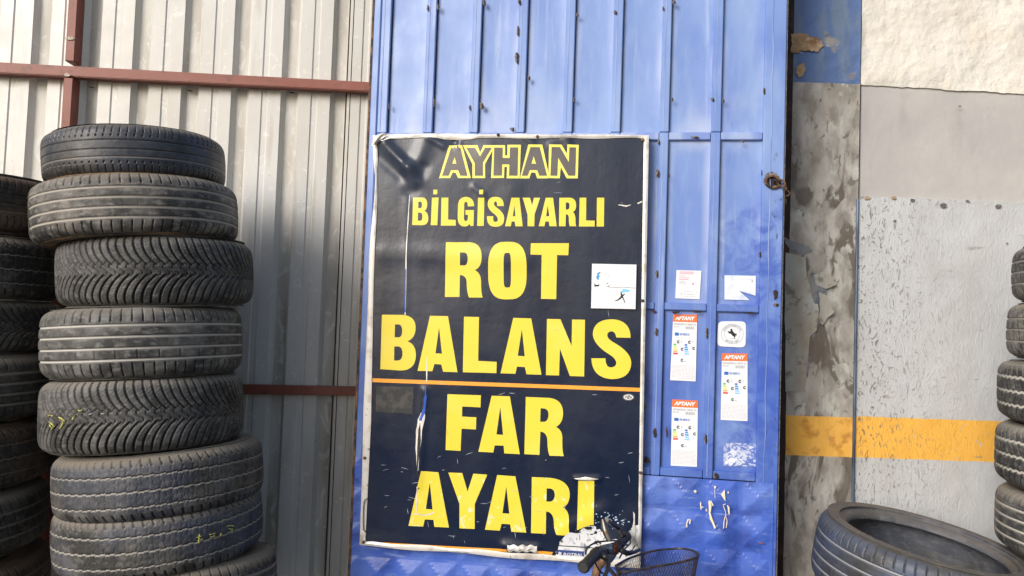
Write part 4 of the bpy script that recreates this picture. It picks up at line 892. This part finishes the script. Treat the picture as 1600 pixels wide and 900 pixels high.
# ------------------------------------------------------------------ tyres
def sstep(e0, e1, x):
    t = np.clip((x - e0) / (e1 - e0), 0, 1); return t * t * (3 - 2 * t)
def line(d, w_, s_=.0011): return 1 - sstep(w_ / 2 - s_, w_ / 2 + s_, np.abs(d))
def tread_mesh(kind, Rr, Wt, Nn=900, Mm=72, depth=.0062, seed=1):
    x = np.linspace(-Wt / 2, Wt / 2, Mm)[:, None]; th = np.linspace(0, 2 * math.pi, Nn, endpoint=False)[None, :]
    t = 2 * x / Wt; at = np.abs(t); base = Rr - .004 * t ** 2 - .021 * at ** 8
    def per(p, ph=0.0, shift=0.0):
        n = max(1, round(2 * math.pi * Rr / p)); c = th * n / (2 * math.pi) + ph + shift / p
        return ((c + .5) % 1 - .5) * p, np.floor(c + .5)
    g = np.zeros((Mm, Nn)); du_ = np.zeros((Mm, Nn)); X = x + 0 * th
    rng_ = np.random.RandomState(seed)
    if kind == 'worn':
        for xc in (-.30, -.02, .30):
            l = line(X - xc * Wt / 2 * 1.1, .003); g = np.maximum(g, l * .55)
        du_ = np.maximum(du_, line(X + .33 * Wt / 2, .004))
        d, _ = per(.021, .1); g = np.maximum(g, line(d, .0028) * (at > .62) * (at < .93) * .7)
        g = np.maximum(g, line(d + .003, .0035) * (np.abs(at - .52) < .03) * .8)
    elif kind == 'rib':
        for xc in (-.52, -.18, .16, .5):
            l = line(X - xc * Wt / 2, .0062, .0016); g = np.maximum(g, l * .9); du_ = np.maximum(du_, l)
        d, _ = per(.027, 0, .010 * (at - .7)); g = np.maximum(g, line(d, .0032) * sstep(.60, .64, at) * (1 - sstep(.97, 1, at)))
        d2, k = per(.036, .3, .004 * t); g = np.maximum(g, line(d2, .0022) * (at < .5) * .22 * (np.sin(k * 2.3 + X * 90) > 0))
        du_ = np.maximum(du_, line(d2, .003) * (at < .55) * .4)
    elif kind == 'ribblack':
        for xc in (-.50, -.17, .17, .5):
            l = line(X - xc * Wt / 2, .0065, .0016); g = np.maximum(g, l); du_ = np.maximum(du_, l)
        d, _ = per(.029, 0, .008 * (at - .6) * np.sign(t)); g = np.maximum(g, line(d, .0030) * sstep(.58, .61, at) * (1 - sstep(.95, .99, at)) * 1.0)
        d2, k = per(.058, .3, .006 * t); g = np.maximum(g, line(d2, .0026) * (np.abs(at - .35) < .14) * .5 * (t < 0))
    elif kind == 'vee':
        p = .0245; h = .056 * (1 - at) ** 2.5 + .004 * (1 - at)
        d, _ = per(p, 0, -h + 0 * X)
        wv = .0042 + .0012 * at
        g = np.maximum(g, line(d, .0056, .0013) * sstep(.10, .16, at) * (1 - sstep(.985, 1, at)))
        d3, _ = per(p, .25, .010 * np.sin(t * 16)); g = np.maximum(g, line(d3, .0026) * (at < .24) * .75)
        d4, _ = per(p / 2, 0, .016 * np.abs(t) * 0 + X * 1.3); g = np.maximum(g, line(d4, .0028) * (at < .2) * .4)
        # fine wavy sipes across the blocks
        sp = np.sin((X * 1.0 * np.sign(t) + (th * Rr) * .55) * 2 * math.pi / .0075 + 1.4 * np.sin(th * Rr * 300)); g = np.maximum(g, (sp > .62) * .22 * (at > .2) * (at < .92))
        du_ = np.maximum(du_, line(d, .0105, .002) * (1 - line(d, .0068, .001)) * .45)
    elif kind == 'zig':
        for xc in (-.52, -.03, .46):
            dd, _ = per(.030, xc); tri = np.abs(dd) / .015; l = line(X - xc * Wt / 2 - .0035 * (tri > .55) + .002 * tri, .0034, .0012); g = np.maximum(g, l * .85); du_ = np.maximum(du_, line(X - xc * Wt / 2 - .0035 * (tri > .55) + .002 * tri + .0018, .0040, .0014))
        d, k = per(.030, .2, .003 * np.sin(X * 300)); g = np.maximum(g, line(d, .0022) * (at < .9) * .45 * (np.sin(k * 1.7 + np.round(t * 2) * 2.1) > -.3)); du_ = np.maximum(du_, line(d, .0028) * (at < .88) * .5)
        d, _ = per(.027, 0, .35 * (X - .8 * Wt / 2 * np.sign(t))); g = np.maximum(g, line(d, .0048) * (at > .74) * (at < .97) * 1.0)
        d, k = per(.015, .1, .006 * np.sign(np.sin(X * 260))); g = np.maximum(g, line(d, .0024) * (at < .7) * .35 * (np.sin(k * 2.9 + np.round(t * 3)) > 0))
    elif kind == 'winter':
        for xc in (-.50, -.02, .48):
            dd, _ = per(.026, xc * .7); l = line(X - xc * Wt / 2 - .005 * np.abs(dd) / .013, .0085, .002); g = np.maximum(g, l); du_ = np.maximum(du_, l)
        d, _ = per(.026, .2, .5 * np.abs(X)); g = np.maximum(g, line(d, .0036) * .9)
        d, _ = per(.0065, .2, .004 * np.sin(X * 500)); g = np.maximum(g, line(d, .0022) * .3 * (at < .9))
    elif kind == 'block':
        for xc in (-.42, 0.02, .44):
            l = line(X - xc * Wt / 2, .005, .0016); g = np.maximum(g, l * .8); du_ = np.maximum(du_, l * .8)
        d, _ = per(.034, .0, .3 * X); g = np.maximum(g, line(d, .004) * .8); du_ = np.maximum(du_, line(d, .005) * .4)
        d, _ = per(.0115, .2, .8 * X); g = np.maximum(g, line(d, .0022) * .28)
    worn = 1 + .10 * np.sin(th * 3 + seed)
    r = base - (depth if kind in ('vee', 'winter') else depth * .7) * g * worn + .0006 * np.sin(th * 5 + t * 3 + seed)
    xs = (X + .0012 * np.sin(th * 2 + seed)).ravel(); cx = (r * np.cos(th)).ravel(); cy = (r * np.sin(th)).ravel()
    V = np.stack([cx, cy, xs], 1).astype(np.float32)
    i = np.arange(Mm - 1)[:, None] * Nn; j = np.arange(Nn)[None, :]; j2 = (j + 1) % Nn
    Fq = np.stack([i + j, i + j2, i + Nn + j2, i + Nn + j], -1).reshape(-1, 4)
    me = bpy.data.meshes.new('tread'); me.vertices.add(len(V)); me.vertices.foreach_set('co', V.ravel())
    me.loops.add(Fq.size); me.loops.foreach_set('vertex_index', Fq.ravel().astype(np.int32))
    me.polygons.add(len(Fq)); me.polygons.foreach_set('loop_start', np.arange(0, Fq.size, 4, dtype=np.int32)); me.polygons.foreach_set('loop_total', np.full(len(Fq), 4, dtype=np.int32))
    me.polygons.foreach_set('use_smooth', np.ones(len(Fq), bool)); me.update(calc_edges=True)
    for nm, arr in (('groove', g), ('dusty', du_)):  # dusty: real dust plus the light caught on groove edges
        a = me.attributes.new(nm, 'FLOAT', 'POINT'); a.data.foreach_set('value', arr.ravel().astype(np.float32))
    return me
def side_mesh(Rr, Wt, W, rb, Nn=160):
    re = Rr - .0252; mid = rb + (Rr - rb) * .52
    ctrl = [(Wt / 2 - .001, re + .002), (Wt / 2 + .004, re - .010), (W / 2 - .001, mid + .022), (W / 2, mid), (W / 2 - .002, mid - .016), (W * .455, rb + .030), (W * .43, rb + .020), (W * .435, rb + .016), (W * .40, rb + .006), (W * .36, rb), (W * .335, rb + .001), (W * .33, rb + .012), (W * .39, rb + .032), (W / 2 - .012, mid), (Wt / 2 - .012, re - .012), (Wt * .3, Rr - .024), (0, Rr - .020)]
    P = [(p.x, p.y) for p in smoothpath([Vector((a, b, 0)) for a, b in ctrl], 4)]
    v = []; f = []
    for k in range(Nn):
        th = 2 * math.pi * k / Nn; c, s_ = math.cos(th), math.sin(th)
        for a, b in P: v.append((b * c, b * s_, a))
    n = len(P)
    for k in range(Nn):
        k2 = (k + 1) % Nn
        for i in range(n - 1): f.append((k * n + i, k * n + i + 1, k2 * n + i + 1, k2 * n + i))
    me = mesh('sidewall', v, f, True); return me
def rubber(name, base=.028, dust=.35, gd=.7, tint=(.23, .215, .195), blue=0, rough=.62, gmask=None, up=.6):
    b = (base, base, base * 1.04)
    L_ = [dict(c=tint, s=8, lo=.42, hi=.68, amt=dust), dict(c=(base * .5, base * .5, base * .5), s=22, st=(1, 1, .6), lo=.5, hi=.66, amt=.6), dict(c=(tint[0] * 1.25, tint[1] * 1.25, tint[2] * 1.25), s=38, st=(1, 1, 2), lo=.5, hi=.72, amt=dust * .8)]
    if blue: L_.append(dict(c=(.05, .07, .13), s=5, lo=.42, hi=.6, amt=blue))  # bluish sky sheen painted into the rubber
    L_ += [dict(c=(.006, .006, .006), k='attr', a='groove', lo=.12, hi=.5, amt=.95), dict(c=(min(1, tint[0] * 2.1), min(1, tint[1] * 2.1), min(1, tint[2] * 2.1)), k='attr', a='dusty', lo=.3, hi=.9, amt=gd)]  # groove blackness and light caught on groove edges put into colour, over real dust
    L_ += [dict(c=(tint[0] * 1.2, tint[1] * 1.12, tint[2]), k='up', lo=.25, hi=.85, amt=up)]
    return mk(name, b, rough, L_, bump=[(55, .0011), (190, .0006)], rvar=(12, rough - .1, rough + .14))
TM = {}
def tmesh(kind, Rr, Wt, W, rb, **k):
    key = (kind, round(Rr, 3), round(Wt, 3), W)
    if key not in TM: TM[key] = (tread_mesh(kind, Rr, Wt, **k), side_mesh(Rr, Wt, W, rb))
    return TM[key]
def tyre(kind, center, nrm, Rr, Wt, W, rb, m, label, group, spin=0, ms=None):
    nrm = Vector(nrm).normalized(); base = Vector(center) - nrm * (W / 2)
    rot = nrm.to_track_quat('Z', 'Y').to_matrix().to_4x4() @ Matrix.Rotation(spin, 4, 'Z')
    t = thing('tyre', label, 'tyre', group=group, mat=Matrix.Translation(base) @ rot)
    tm, sm = tmesh(kind, Rr, Wt, W, rb)
    def put(nm, me, flip, mm):
        o = bpy.data.objects.new(nm, me); COL.objects.link(o); o.parent = t; o.location = (0, 0, W / 2)
        if flip: o.rotation_euler = (math.pi, 0, 0)
        if len(me.materials) == 0: me.materials.append(mm)
        o.material_slots[0].link = 'OBJECT'; o.material_slots[0].material = mm; return o
    put('tread', tm, 0, m); put('sidewall', sm, 0, ms or m); put('sidewall', sm, 1, ms or m)
    return t
def az_of(x, y): d = ray(x, y); return math.atan2(d.x, d.y)
def at_dist(x, y, D):
    d = ray(x, y); h = math.hypot(d.x, d.y); return C0 + d * (D / h)
def fit(xl, yl, xr, yr, xf, yf, D):
    a1, a2 = az_of(xl, yl), az_of(xr, yr); be = (a2 - a1) / 2; ph = (a1 + a2) / 2; Rr = D * math.sin(be)
    p1 = at_dist(xl, yl, D * math.cos(be)); p2 = at_dist(xr, yr, D * math.cos(be)); ax = math.atan2(ray(xf, yf).x, ray(xf, yf).y)
    p3 = at_dist(xf, yf, D - Rr)
    n = (p2 - p1).cross(p3 - p1); n = -n if n.z < 0 else n; n.normalize()
    c = Vector((D * math.sin(ph), D * math.cos(ph), 0)); c.z = p1.z - (n.x * (c.x - p1.x) + n.y * (c.y - p1.y)) / n.z
    return c, n, Rr
GRP = 'tyres in the tall stack left of the sign'
m1 = rubber('rubber_smooth', .020, .2, .35, blue=.25, rough=.42, up=.3)
m2 = rubber('rubber_dusty', .036, .95, .8, tint=(.22, .205, .185), up=.7)
m3 = rubber('rubber_vee', .034, .6, .7, tint=(.19, .185, .175), up=.5)
m4 = rubber('rubber_rib', .032, .7, 1.0, tint=(.22, .215, .205), up=.6)
m5 = rubber('rubber_vee_two', .034, .6, .7, tint=(.20, .195, .19), up=.9)
m6 = rubber('rubber_block', .026, .5, .7, tint=(.19, .18, .165), blue=.3, up=1.0)
m7 = rubber('rubber_block_two', .024, .5, .7, tint=(.20, .19, .175), blue=.4, up=1.0)
m8 = rubber('rubber_low', .020, .35, .5, up=1.0)  # near-black rubber: shade over the left stack is put into its colour
mbr = rubber('rubber_brown', .022, .6, .6, tint=(.14, .10, .07), up=.7)  # dark brown rubber, with the left stack's shade mixed into the colour
mrb = rubber('rusty_sidewall', .05, .9, .3, tint=(.28, .19, .11), up=.6)
D0 = 2.66
main = [
    ('worn', (62, 249, 353, 262, 207, 232), .150, .158, .165, m1, 'smooth worn black tyre lying on top of the tall stack', 0.3),
    ('rib', (42, 336, 373, 338, 210, 314), .172, .185, .185, m2, 'dusty grey ribbed tyre, second from the top of the tall stack, with rusty bead', 0.9),
    ('vee', (85, 427, 396, 429, 240, 422), .196, .214, .19, m3, 'tyre with curved V grooves between two ribbed tyres, third from top', 0.1),
    ('ribblack', (60, 539, 379, 530, 220, 535), .200, .212, .19, m4, 'ribbed tyre with pale dusty grooves, fourth from the top of the tall stack', 0.5),
    ('vee', (58, 653, 381, 632, 220, 651), .205, .213, .19, m5, 'tyre with curved V grooves and yellow chalk marks, level with the lower wall rail', 0.2),
    ('zig', (78, 764, 412, 724, 240, 765), .178, .195, .19, m6, 'tilted block tread tyre resting on the chalk numbered tyre, without chalk marks', 0.7),
    ('zig', (78, 850, 411, 800, 240, 858), .178, .192, .19, m7, 'tilted block tread tyre with faint yellow chalk numbers, second lowest in view', 1.7),
    ('ribblack', (98, 945, 433, 898, 262, 952), .185, .195, .19, m8, 'lowest visible tyre of the tall stack, only its right shoulder showing', 0.0)]
placed = []
for kind, fp, Wt, W, rb, m_t, lab, sp in main:
    c, n, Rr = fit(*fp, D0); Rr = round(Rr, 3)
    t = tyre(kind, c, n, Rr, Wt, W, rb, m_t, lab, GRP, sp, ms=(mrb if m_t is m2 else None)); placed.append((t, c, n, Rr, W))
    print('tyre', kind, tuple(round(q, 3) for q in c), 'R', Rr, 'tilt', round(math.degrees(n.angle(Vector((0, 0, 1)))), 1))
# chalk strokes on treads: lay each stroke on the tyre's own surface
mchk = mk('yellow_chalk', (.56, .54, .12), .8, [dict(c=(.10, .10, .07), s=120, lo=.48, hi=.6)]); mchw = mk('pale_chalk', (.35, .37, .36), .8)
def chalk(idx, strokes, m_, wd=.004):
    t, c, n, Rr, W = placed[idx]; inv = t.matrix_world.inverted(); V = []; Fc = []
    for st in strokes:
        P = []
        for x, y in st:
            d = ray(x, y); o = C0 - c; dp = d - n * d.dot(n); op = o - n * o.dot(n); rr = Rr + .0012
            A, B, Cc = dp.dot(dp), 2 * dp.dot(op), op.dot(op) - rr * rr; s_ = (-B - math.sqrt(max(0, B * B - 4 * A * Cc))) / (2 * A)
            P.append(inv @ (C0 + d * s_))
        v, f = tube(P, wd / 2, 5); b = len(V); V += v; Fc += [tuple(b + i for i in q) for q in f]
    q = link('chalk_mark', mesh('chalk_mark', V, Fc), m_, t, kind='stuff'); return q
c5 = lambda L: [(30 + x / 5, 560 + y / 5) for x, y in L]
chalk(4, [c5([(225, 455), (240, 440), (262, 452)]), c5([(235, 495), (262, 520), (272, 530), (250, 555)]), c5([(238, 520), (255, 545)]), c5([(308, 460), (330, 470), (352, 490)]), c5([(320, 480), (345, 500), (365, 480)]), c5([(345, 505), (318, 550)]), c5([(412, 485), (428, 455), (442, 438)]), c5([(462, 405), (480, 412), (492, 403)])], mchk, .0045)
chalk(4, [c5([(545, 440), (570, 430)]), c5([(640, 435), (665, 432)]), c5([(600, 490), (602, 500)])], mchw, .003)
c8 = lambda L: [(230 + x / 4.5, 700 + y / 4.5) for x, y in L]
chalk(6, [c8([(368, 608), (362, 665)]), c8([(350, 630), (385, 618)]), c8([(355, 655), (388, 640)]), c8([(440, 608), (480, 600)]), c8([(446, 625), (476, 618)]), c8([(520, 598), (514, 622)]), c8([(560, 552), (575, 545), (610, 548)]), c8([(575, 568), (600, 572), (596, 585), (580, 590)])], mchk, .0032)

GRL = 'tyres in the dark stack at the left edge'
azl = R_(-37.35); DL = 3.01
lefts = [('worn', 318, .31, .165, .19, mbr, 'brownish plain ribbed tyre on top of the dark left stack', .25, 2), ('zig', 417, .315, .178, .20, m8, 'dark block tread tyre, second from the top of the left stack', 1.4, 0), ('vee', 511, .311, .150, .165, m8, 'very dark narrow tyre squeezed in the middle of the left stack, third from top', .6, 0), ('ribblack', 610, .31, .190, .205, m8, 'dark tyre with straight pale groove lines, fourth in the left stack', 2.0, 1), ('zig', 723, .315, .178, .20, mbr, 'rusty brown tinted block tyre, fifth down in the left stack', 3.1, 3), ('block', 833, .31, .180, .20, m8, 'dark block tyre low in the left stack below the rusty one', .8, 2), ('rib', 942, .312, .17, .19, mbr, 'lowest tyre of the left stack, only a corner showing at the bottom edge', 1.0, 0)]
cc = None
for k, (kind, y, Rr, Wt, W, m_t, lab, sp, tilt) in enumerate(lefts):
    p = at_dist(0, y, DL - .29); c = Vector((DL * math.sin(azl) + .006 * math.sin(k * 2.3), DL * math.cos(azl) + .006 * math.cos(k * 3), p.z))
    tyre(kind, c, (-.012 * tilt, -.006 * tilt, 1), Rr, Wt, W, .19, m_t, lab, GRL, sp)

GRR = 'tyres in the stack at the right edge'
mw1 = rubber('rubber_grey_right', .055, .9, .8, tint=(.24, .23, .205), up=.8)
mw2 = rubber('rubber_winter_right', .045, .5, 1.0, tint=(.24, .235, .22), up=.7)
rights = [('block', 1580, 432, .29, .165, .178, mw1, 'grey block tread tyre on top of the right edge stack', .2), ('block', 1572, 519, .29, .165, .178, mw1, 'grey block tyre, second from the top of the right edge stack', 1.2), ('winter', 1557, 608, .298, .176, .188, mw2, 'winter tyre with white zigzag grooves above the yellow stripe level', .4), ('winter', 1553, 703, .298, .178, .19, mw2, 'winter tyre with white zigzag grooves standing against the yellow stripe', 1.9), ('rib', 1553, 801, .298, .178, .19, mw2, 'lowest tyre of the right edge stack, with straight pale grooves, touching the lying tyre', 1.9)]
for k, (kind, x, y, Rr, Wt, W, m_t, lab, sp) in enumerate(rights):
    DR = 2.92; be = math.asin(Rr / DR); a = az_of(x, y) + be; p = at_dist(x, y, DR * math.cos(be))
    c = Vector((DR * math.sin(a), DR * math.cos(a), p.z)); tyre(kind, c, (.02, -.01, 1), Rr, Wt, W, .185, m_t, lab, GRR, sp)
# big tyre lying at the lower right
mfl_ = rubber('rubber_lying', .030, .28, .75, tint=(.16, .17, .19), blue=.9, rough=.45, up=.25)
mfs = rubber('rubber_lying_side', .045, .5, .4, tint=(.17, .165, .155), blue=.3, rough=.55, up=.35)
Rr = .318; aL = az_of(1278, 860); aR = aL + 2 * math.asin(Rr / 2.72); a = (aL + aR) / 2; n = Vector((.145, -.075, 1)).normalized()
ptop = at_dist(1447, 846, 2.70); c = Vector((2.72 * math.sin(a), 2.72 * math.cos(a), ptop.z)) - n * .10
tyre('ribblack', c, n, Rr, .205, .225, .229, mfl_, 'large blue black tyre lying tilted in the lower right corner with its open side up', GRR + ' area', .3, ms=mfs)

# ------------------------------------------------------------------ bicycle
mbar = mk('bar_steel', (.16, .155, .14), .38, [dict(c=(.16, .09, .05), s=30, lo=.5, hi=.62)], metal=.8)
mgrip = mk('grip_rubber', (.018, .018, .02), .55, bump=[(120, .001)])
mcab = mk('cable_black', (.012, .012, .013), .4)
mbk = mk('bike_paint', (.03, .05, .09), .3, [dict(c=(.10, .06, .04), s=25, lo=.55, hi=.65)])
mbwire = mk('basket_wire', (.045, .04, .045), .5, [dict(c=(.12, .07, .045), s=30, lo=.52, hi=.64)], metal=.4)
mrefl = mk('reflector_red', (.07, .02, .015), .3)
def onz(x, y, z): d = ray(x, y); return C0 + d * ((z - C0.z) / d.z)
def atY(x, y, Y): d = ray(x, y); return C0 + d * (Y / d.y)
nearE = atY(912, 886, 2.02); farE = atY(979, 838, 2.50)
ctr = (nearE + farE) / 2; hb = (farE - nearE); hb.z = 0; hb.normalize(); fw = Vector((hb.y, -hb.x, 0))   # forward = to the right
UPv = Vector((0, 0, 1))
bike = thing('bicycle', 'old bicycle with bare wire basket parked under the sign, handlebar showing', 'bicycle', (ctr.x - .1, ctr.y, 0))
BO_ = Vector((ctr.x - .1, ctr.y, 0))
def bput(name, parts, m, parent=bike, smooth=True, **k):
    mb_ = MB()
    for v, f in parts: mb_.add([tuple(Vector(q) - BO_) for q in v], f)
    return mb_.build(name, m, parent, smooth, **k)
stem = ctr - UPv * .03
hbm = [nearE, nearE + hb * .13 + UPv * .0, nearE + hb * .2 - UPv * .01, stem + UPv * .0, farE - hb * .2 - UPv * .01, farE - hb * .13, farE]
bar = bput('handlebar', [tube(hbm, .011, 10, 5)], mbar)
for E, s_ in ((nearE, 1), (farE, -1)):
    g_ = [E - hb * s_ * .006, E, E + hb * s_ * .012, E + hb * s_ * .1, E + hb * s_ * .115]
    bput('grip', [tube(g_, [.013, .0175, .016, .016, .018], 14)], mgrip)
    a_ = E + hb * s_ * .135
    lv = [a_, a_ + fw * .03 - UPv * .012, a_ + fw * .045 - UPv * .02 - hb * s_ * .04, a_ + fw * .05 - UPv * .03 - hb * s_ * .11]
    b_ = bput('brake_lever', [tube(lv, [.010, .009, .006, .0055], 8, 4), tube([a_ - hb * .012, a_ + hb * .012], .016, 10)], mcab)
# silver shifter arm rising by the far grip, red clamp and cables
p0 = atY(942, 811, 2.28); p1 = atY(946, 828, 2.27); p2 = atY(953, 845, 2.26)
bput('shifter_arm', [tube([p0, p1, p2], [.006, .012, .010], 10, 4)], mbar)
p3 = atY(960, 857, 2.24)
bput('clamp', [tube([p3 - UPv * .014, p3 + UPv * .014], .013, 10), tube([p3 - hb * .02, p3 + hb * .014], .008, 8)], mrefl)
q0 = atY(948, 858, 2.24); bput('shifter_body', [tube([q0 - fw * .02 - UPv * .004, q0 + fw * .022 + UPv * .004], [.012, .018], 10)], mbk)
cab1 = [atY(x, y, Y) for x, y, Y in ((915, 866, 2.12), (917, 857, 2.14), (928, 849, 2.18), (945, 845.5, 2.24), (962, 845, 2.30), (975, 846, 2.36))]
cab2 = [atY(x, y, Y) for x, y, Y in ((975, 838, 2.40), (966, 826, 2.42), (955, 818, 2.38), (948, 812, 2.32))]
cab3 = [atY(x, y, Y) for x, y, Y in ((930, 880, 2.1), (938, 893, 2.16), (950, 902, 2.2), (956, 915, 2.22))]
cab4 = [atY(x, y, Y) for x, y, Y in ((975, 846, 2.38), (981, 836, 2.44), (985, 848, 2.42), (976, 858, 2.36), (968, 872, 2.3))]
bput('cable', [tube(cab1, .0026, 7, 6)], mcab); bput('cable', [tube(cab2, .007, 8, 6)], mcab); bput('cable', [tube(cab3, .0026, 7, 6)], mcab); bput('cable', [tube(cab4, .0026, 7, 6)], mcab)
bput('stem', [tube([stem, stem - fw * .03 - UPv * .03, stem - fw * .045 - UPv * .16], .0135, 10, 3)], mrust)
# frame, fork, wheels below the picture
hd0 = stem - fw * .045 - UPv * .14; hd1 = hd0 + fw * .045 - UPv * .14; fax = Vector((hd1.x, hd1.y, 0)) + fw * .09 + UPv * .33
bput('head_tube', [tube([hd0, hd1], .019, 12)], mbk)
bput('fork', [tube([hd1 - UPv * .01, hd1 - UPv * .05 + hb * s_ * .05, fax + hb * s_ * .05], .011, 8) for s_ in (-1, 1)], mbk)
bb = Vector((hd1.x, hd1.y, 0)) - fw * .52 + UPv * .28; st_ = bb - fw * .12 + UPv * .22; rax = bb - fw * .42 + UPv * .05
bput('frame', [tube([hd0 - UPv * .03, st_], .014, 10), tube([hd1 + UPv * .01, bb], .017, 10), tube([st_ + UPv * .04, bb], .014, 10)] + [tube([st_, rax + hb * s_ * .06], .008, 8) for s_ in (-1, 1)] + [tube([bb, rax + hb * s_ * .06], .009, 8) for s_ in (-1, 1)], mbk)
for axp in (fax, rax):
    cir = lambda r, n=48: [axp + (fw * math.cos(t) + UPv * math.sin(t)) * r for t in [2 * math.pi * k / n for k in range(n + 1)]]
    wh = bput('wheel', [tube(cir(.285), .009, 8, cap=False), tube([axp - hb * .05, axp + hb * .05], .014, 8)], mbar)
    ty = bput('wheel_tyre', [tube(cir(.308), .021, 10, cap=False)], mgrip, wh)
    sp_l = [tube([axp + hb * (.03 if k % 2 else -.03), axp + (fw * math.cos(k * math.pi / 14) + UPv * math.sin(k * math.pi / 14)) * .28], .001, 4) for k in range(28)]
    bput('spokes', sp_l, mbar, wh)
sd = st_ + UPv * .075
bput('saddle', [tube([sd - fw * .13, sd - fw * .10 + UPv * .012, sd, sd + fw * .12, sd + fw * .15], [.03, .075, .055, .022, .012], 14, 3)], mgrip)
bput('seat_post', [tube([st_, sd - UPv * .02], .012, 8)], mbar)
bput('crank', [tube([bb - hb * .07, bb + hb * .07], .012, 8), tube([bb + hb * .07, bb + hb * .08 + fw * .15 - UPv * .06], .008, 8), tube([bb - hb * .07, bb - hb * .08 - fw * .15 + UPv * .06], .008, 8)], mbar)
# basket: rounded-rectangle rim, woven wire sides
rimP = [atY(x, y, Y) for x, y, Y in ((962, 884, 2.20), (984, 872, 2.34), (1020, 861, 2.42), (1058, 857, 2.44), (1078, 859, 2.40), (1091, 865, 2.32), (1088, 871, 2.24), (1060, 879, 2.20), (1020, 886, 2.16), (984, 893, 2.13), (966, 893, 2.15))]
rim = smoothpath(rimP + [rimP[0]], 8)
rc = sum(rim, Vector()) / len(rim)
bas = bput('basket', [tube(rim, .0035, 8, cap=False)], mbwire)
def rimat(s_):
    q = (s_ % 1.0) * (len(rim) - 1); i = int(q); return rim[i].lerp(rim[min(i + 1, len(rim) - 1)], q - i)
lens = [0]
for a_, b_ in zip(rim, rim[1:]): lens.append(lens[-1] + (b_ - a_).length)
def rimlen(s_):
    tl = (s_ % 1.0) * lens[-1]
    for i in range(len(lens) - 1):
        if lens[i + 1] >= tl: return rim[i].lerp(rim[i + 1], (tl - lens[i]) / max(1e-9, lens[i + 1] - lens[i]))
    return rim[-1]
def bpt(s_, h):
    p = rimlen(s_); q = rc.lerp(p, 1 - .28 * h / .22); q.z = p.z - h; return q
wires = []
NB = 84
for k in range(NB):
    for sg in (1, -1):
        wires.append(tube([bpt(k / NB + sg * .11 * j / 5, .22 * j / 5) for j in range(6)], .0008, 3, cap=False))
bput('wire_mesh', wires, mbwire, bas, False, kind='stuff')
bput('basket_hoop', [tube([bpt(j / 40, hh) for j in range(41)], .0022, 6, cap=False) for hh in (.11, .22)], mbwire, bas)
wires = []
for k in range(-14, 15):
    for sg in (1, -1):
        a0 = rc + fw * k * .012 + hb * .10 - UPv * .22; a1 = rc + fw * (k * .012 + sg * .06) - hb * .10 - UPv * .22; wires.append(tube([a0, a1], .0008, 3))
bput('basket_floor', wires, mbwire, bas, False, kind='stuff')
# bearing plate behind the near side of the basket
bput('basket_bracket', [tube([rimP[-1] + Vector((0, 0, .004)), rimP[-1] + Vector((.005, 0, -.12))], .006, 6), tube([stem - UPv * .02, rimP[0] - UPv * .03], .006, 6)], mbwire, bike)
bpy.context.view_layer.update()
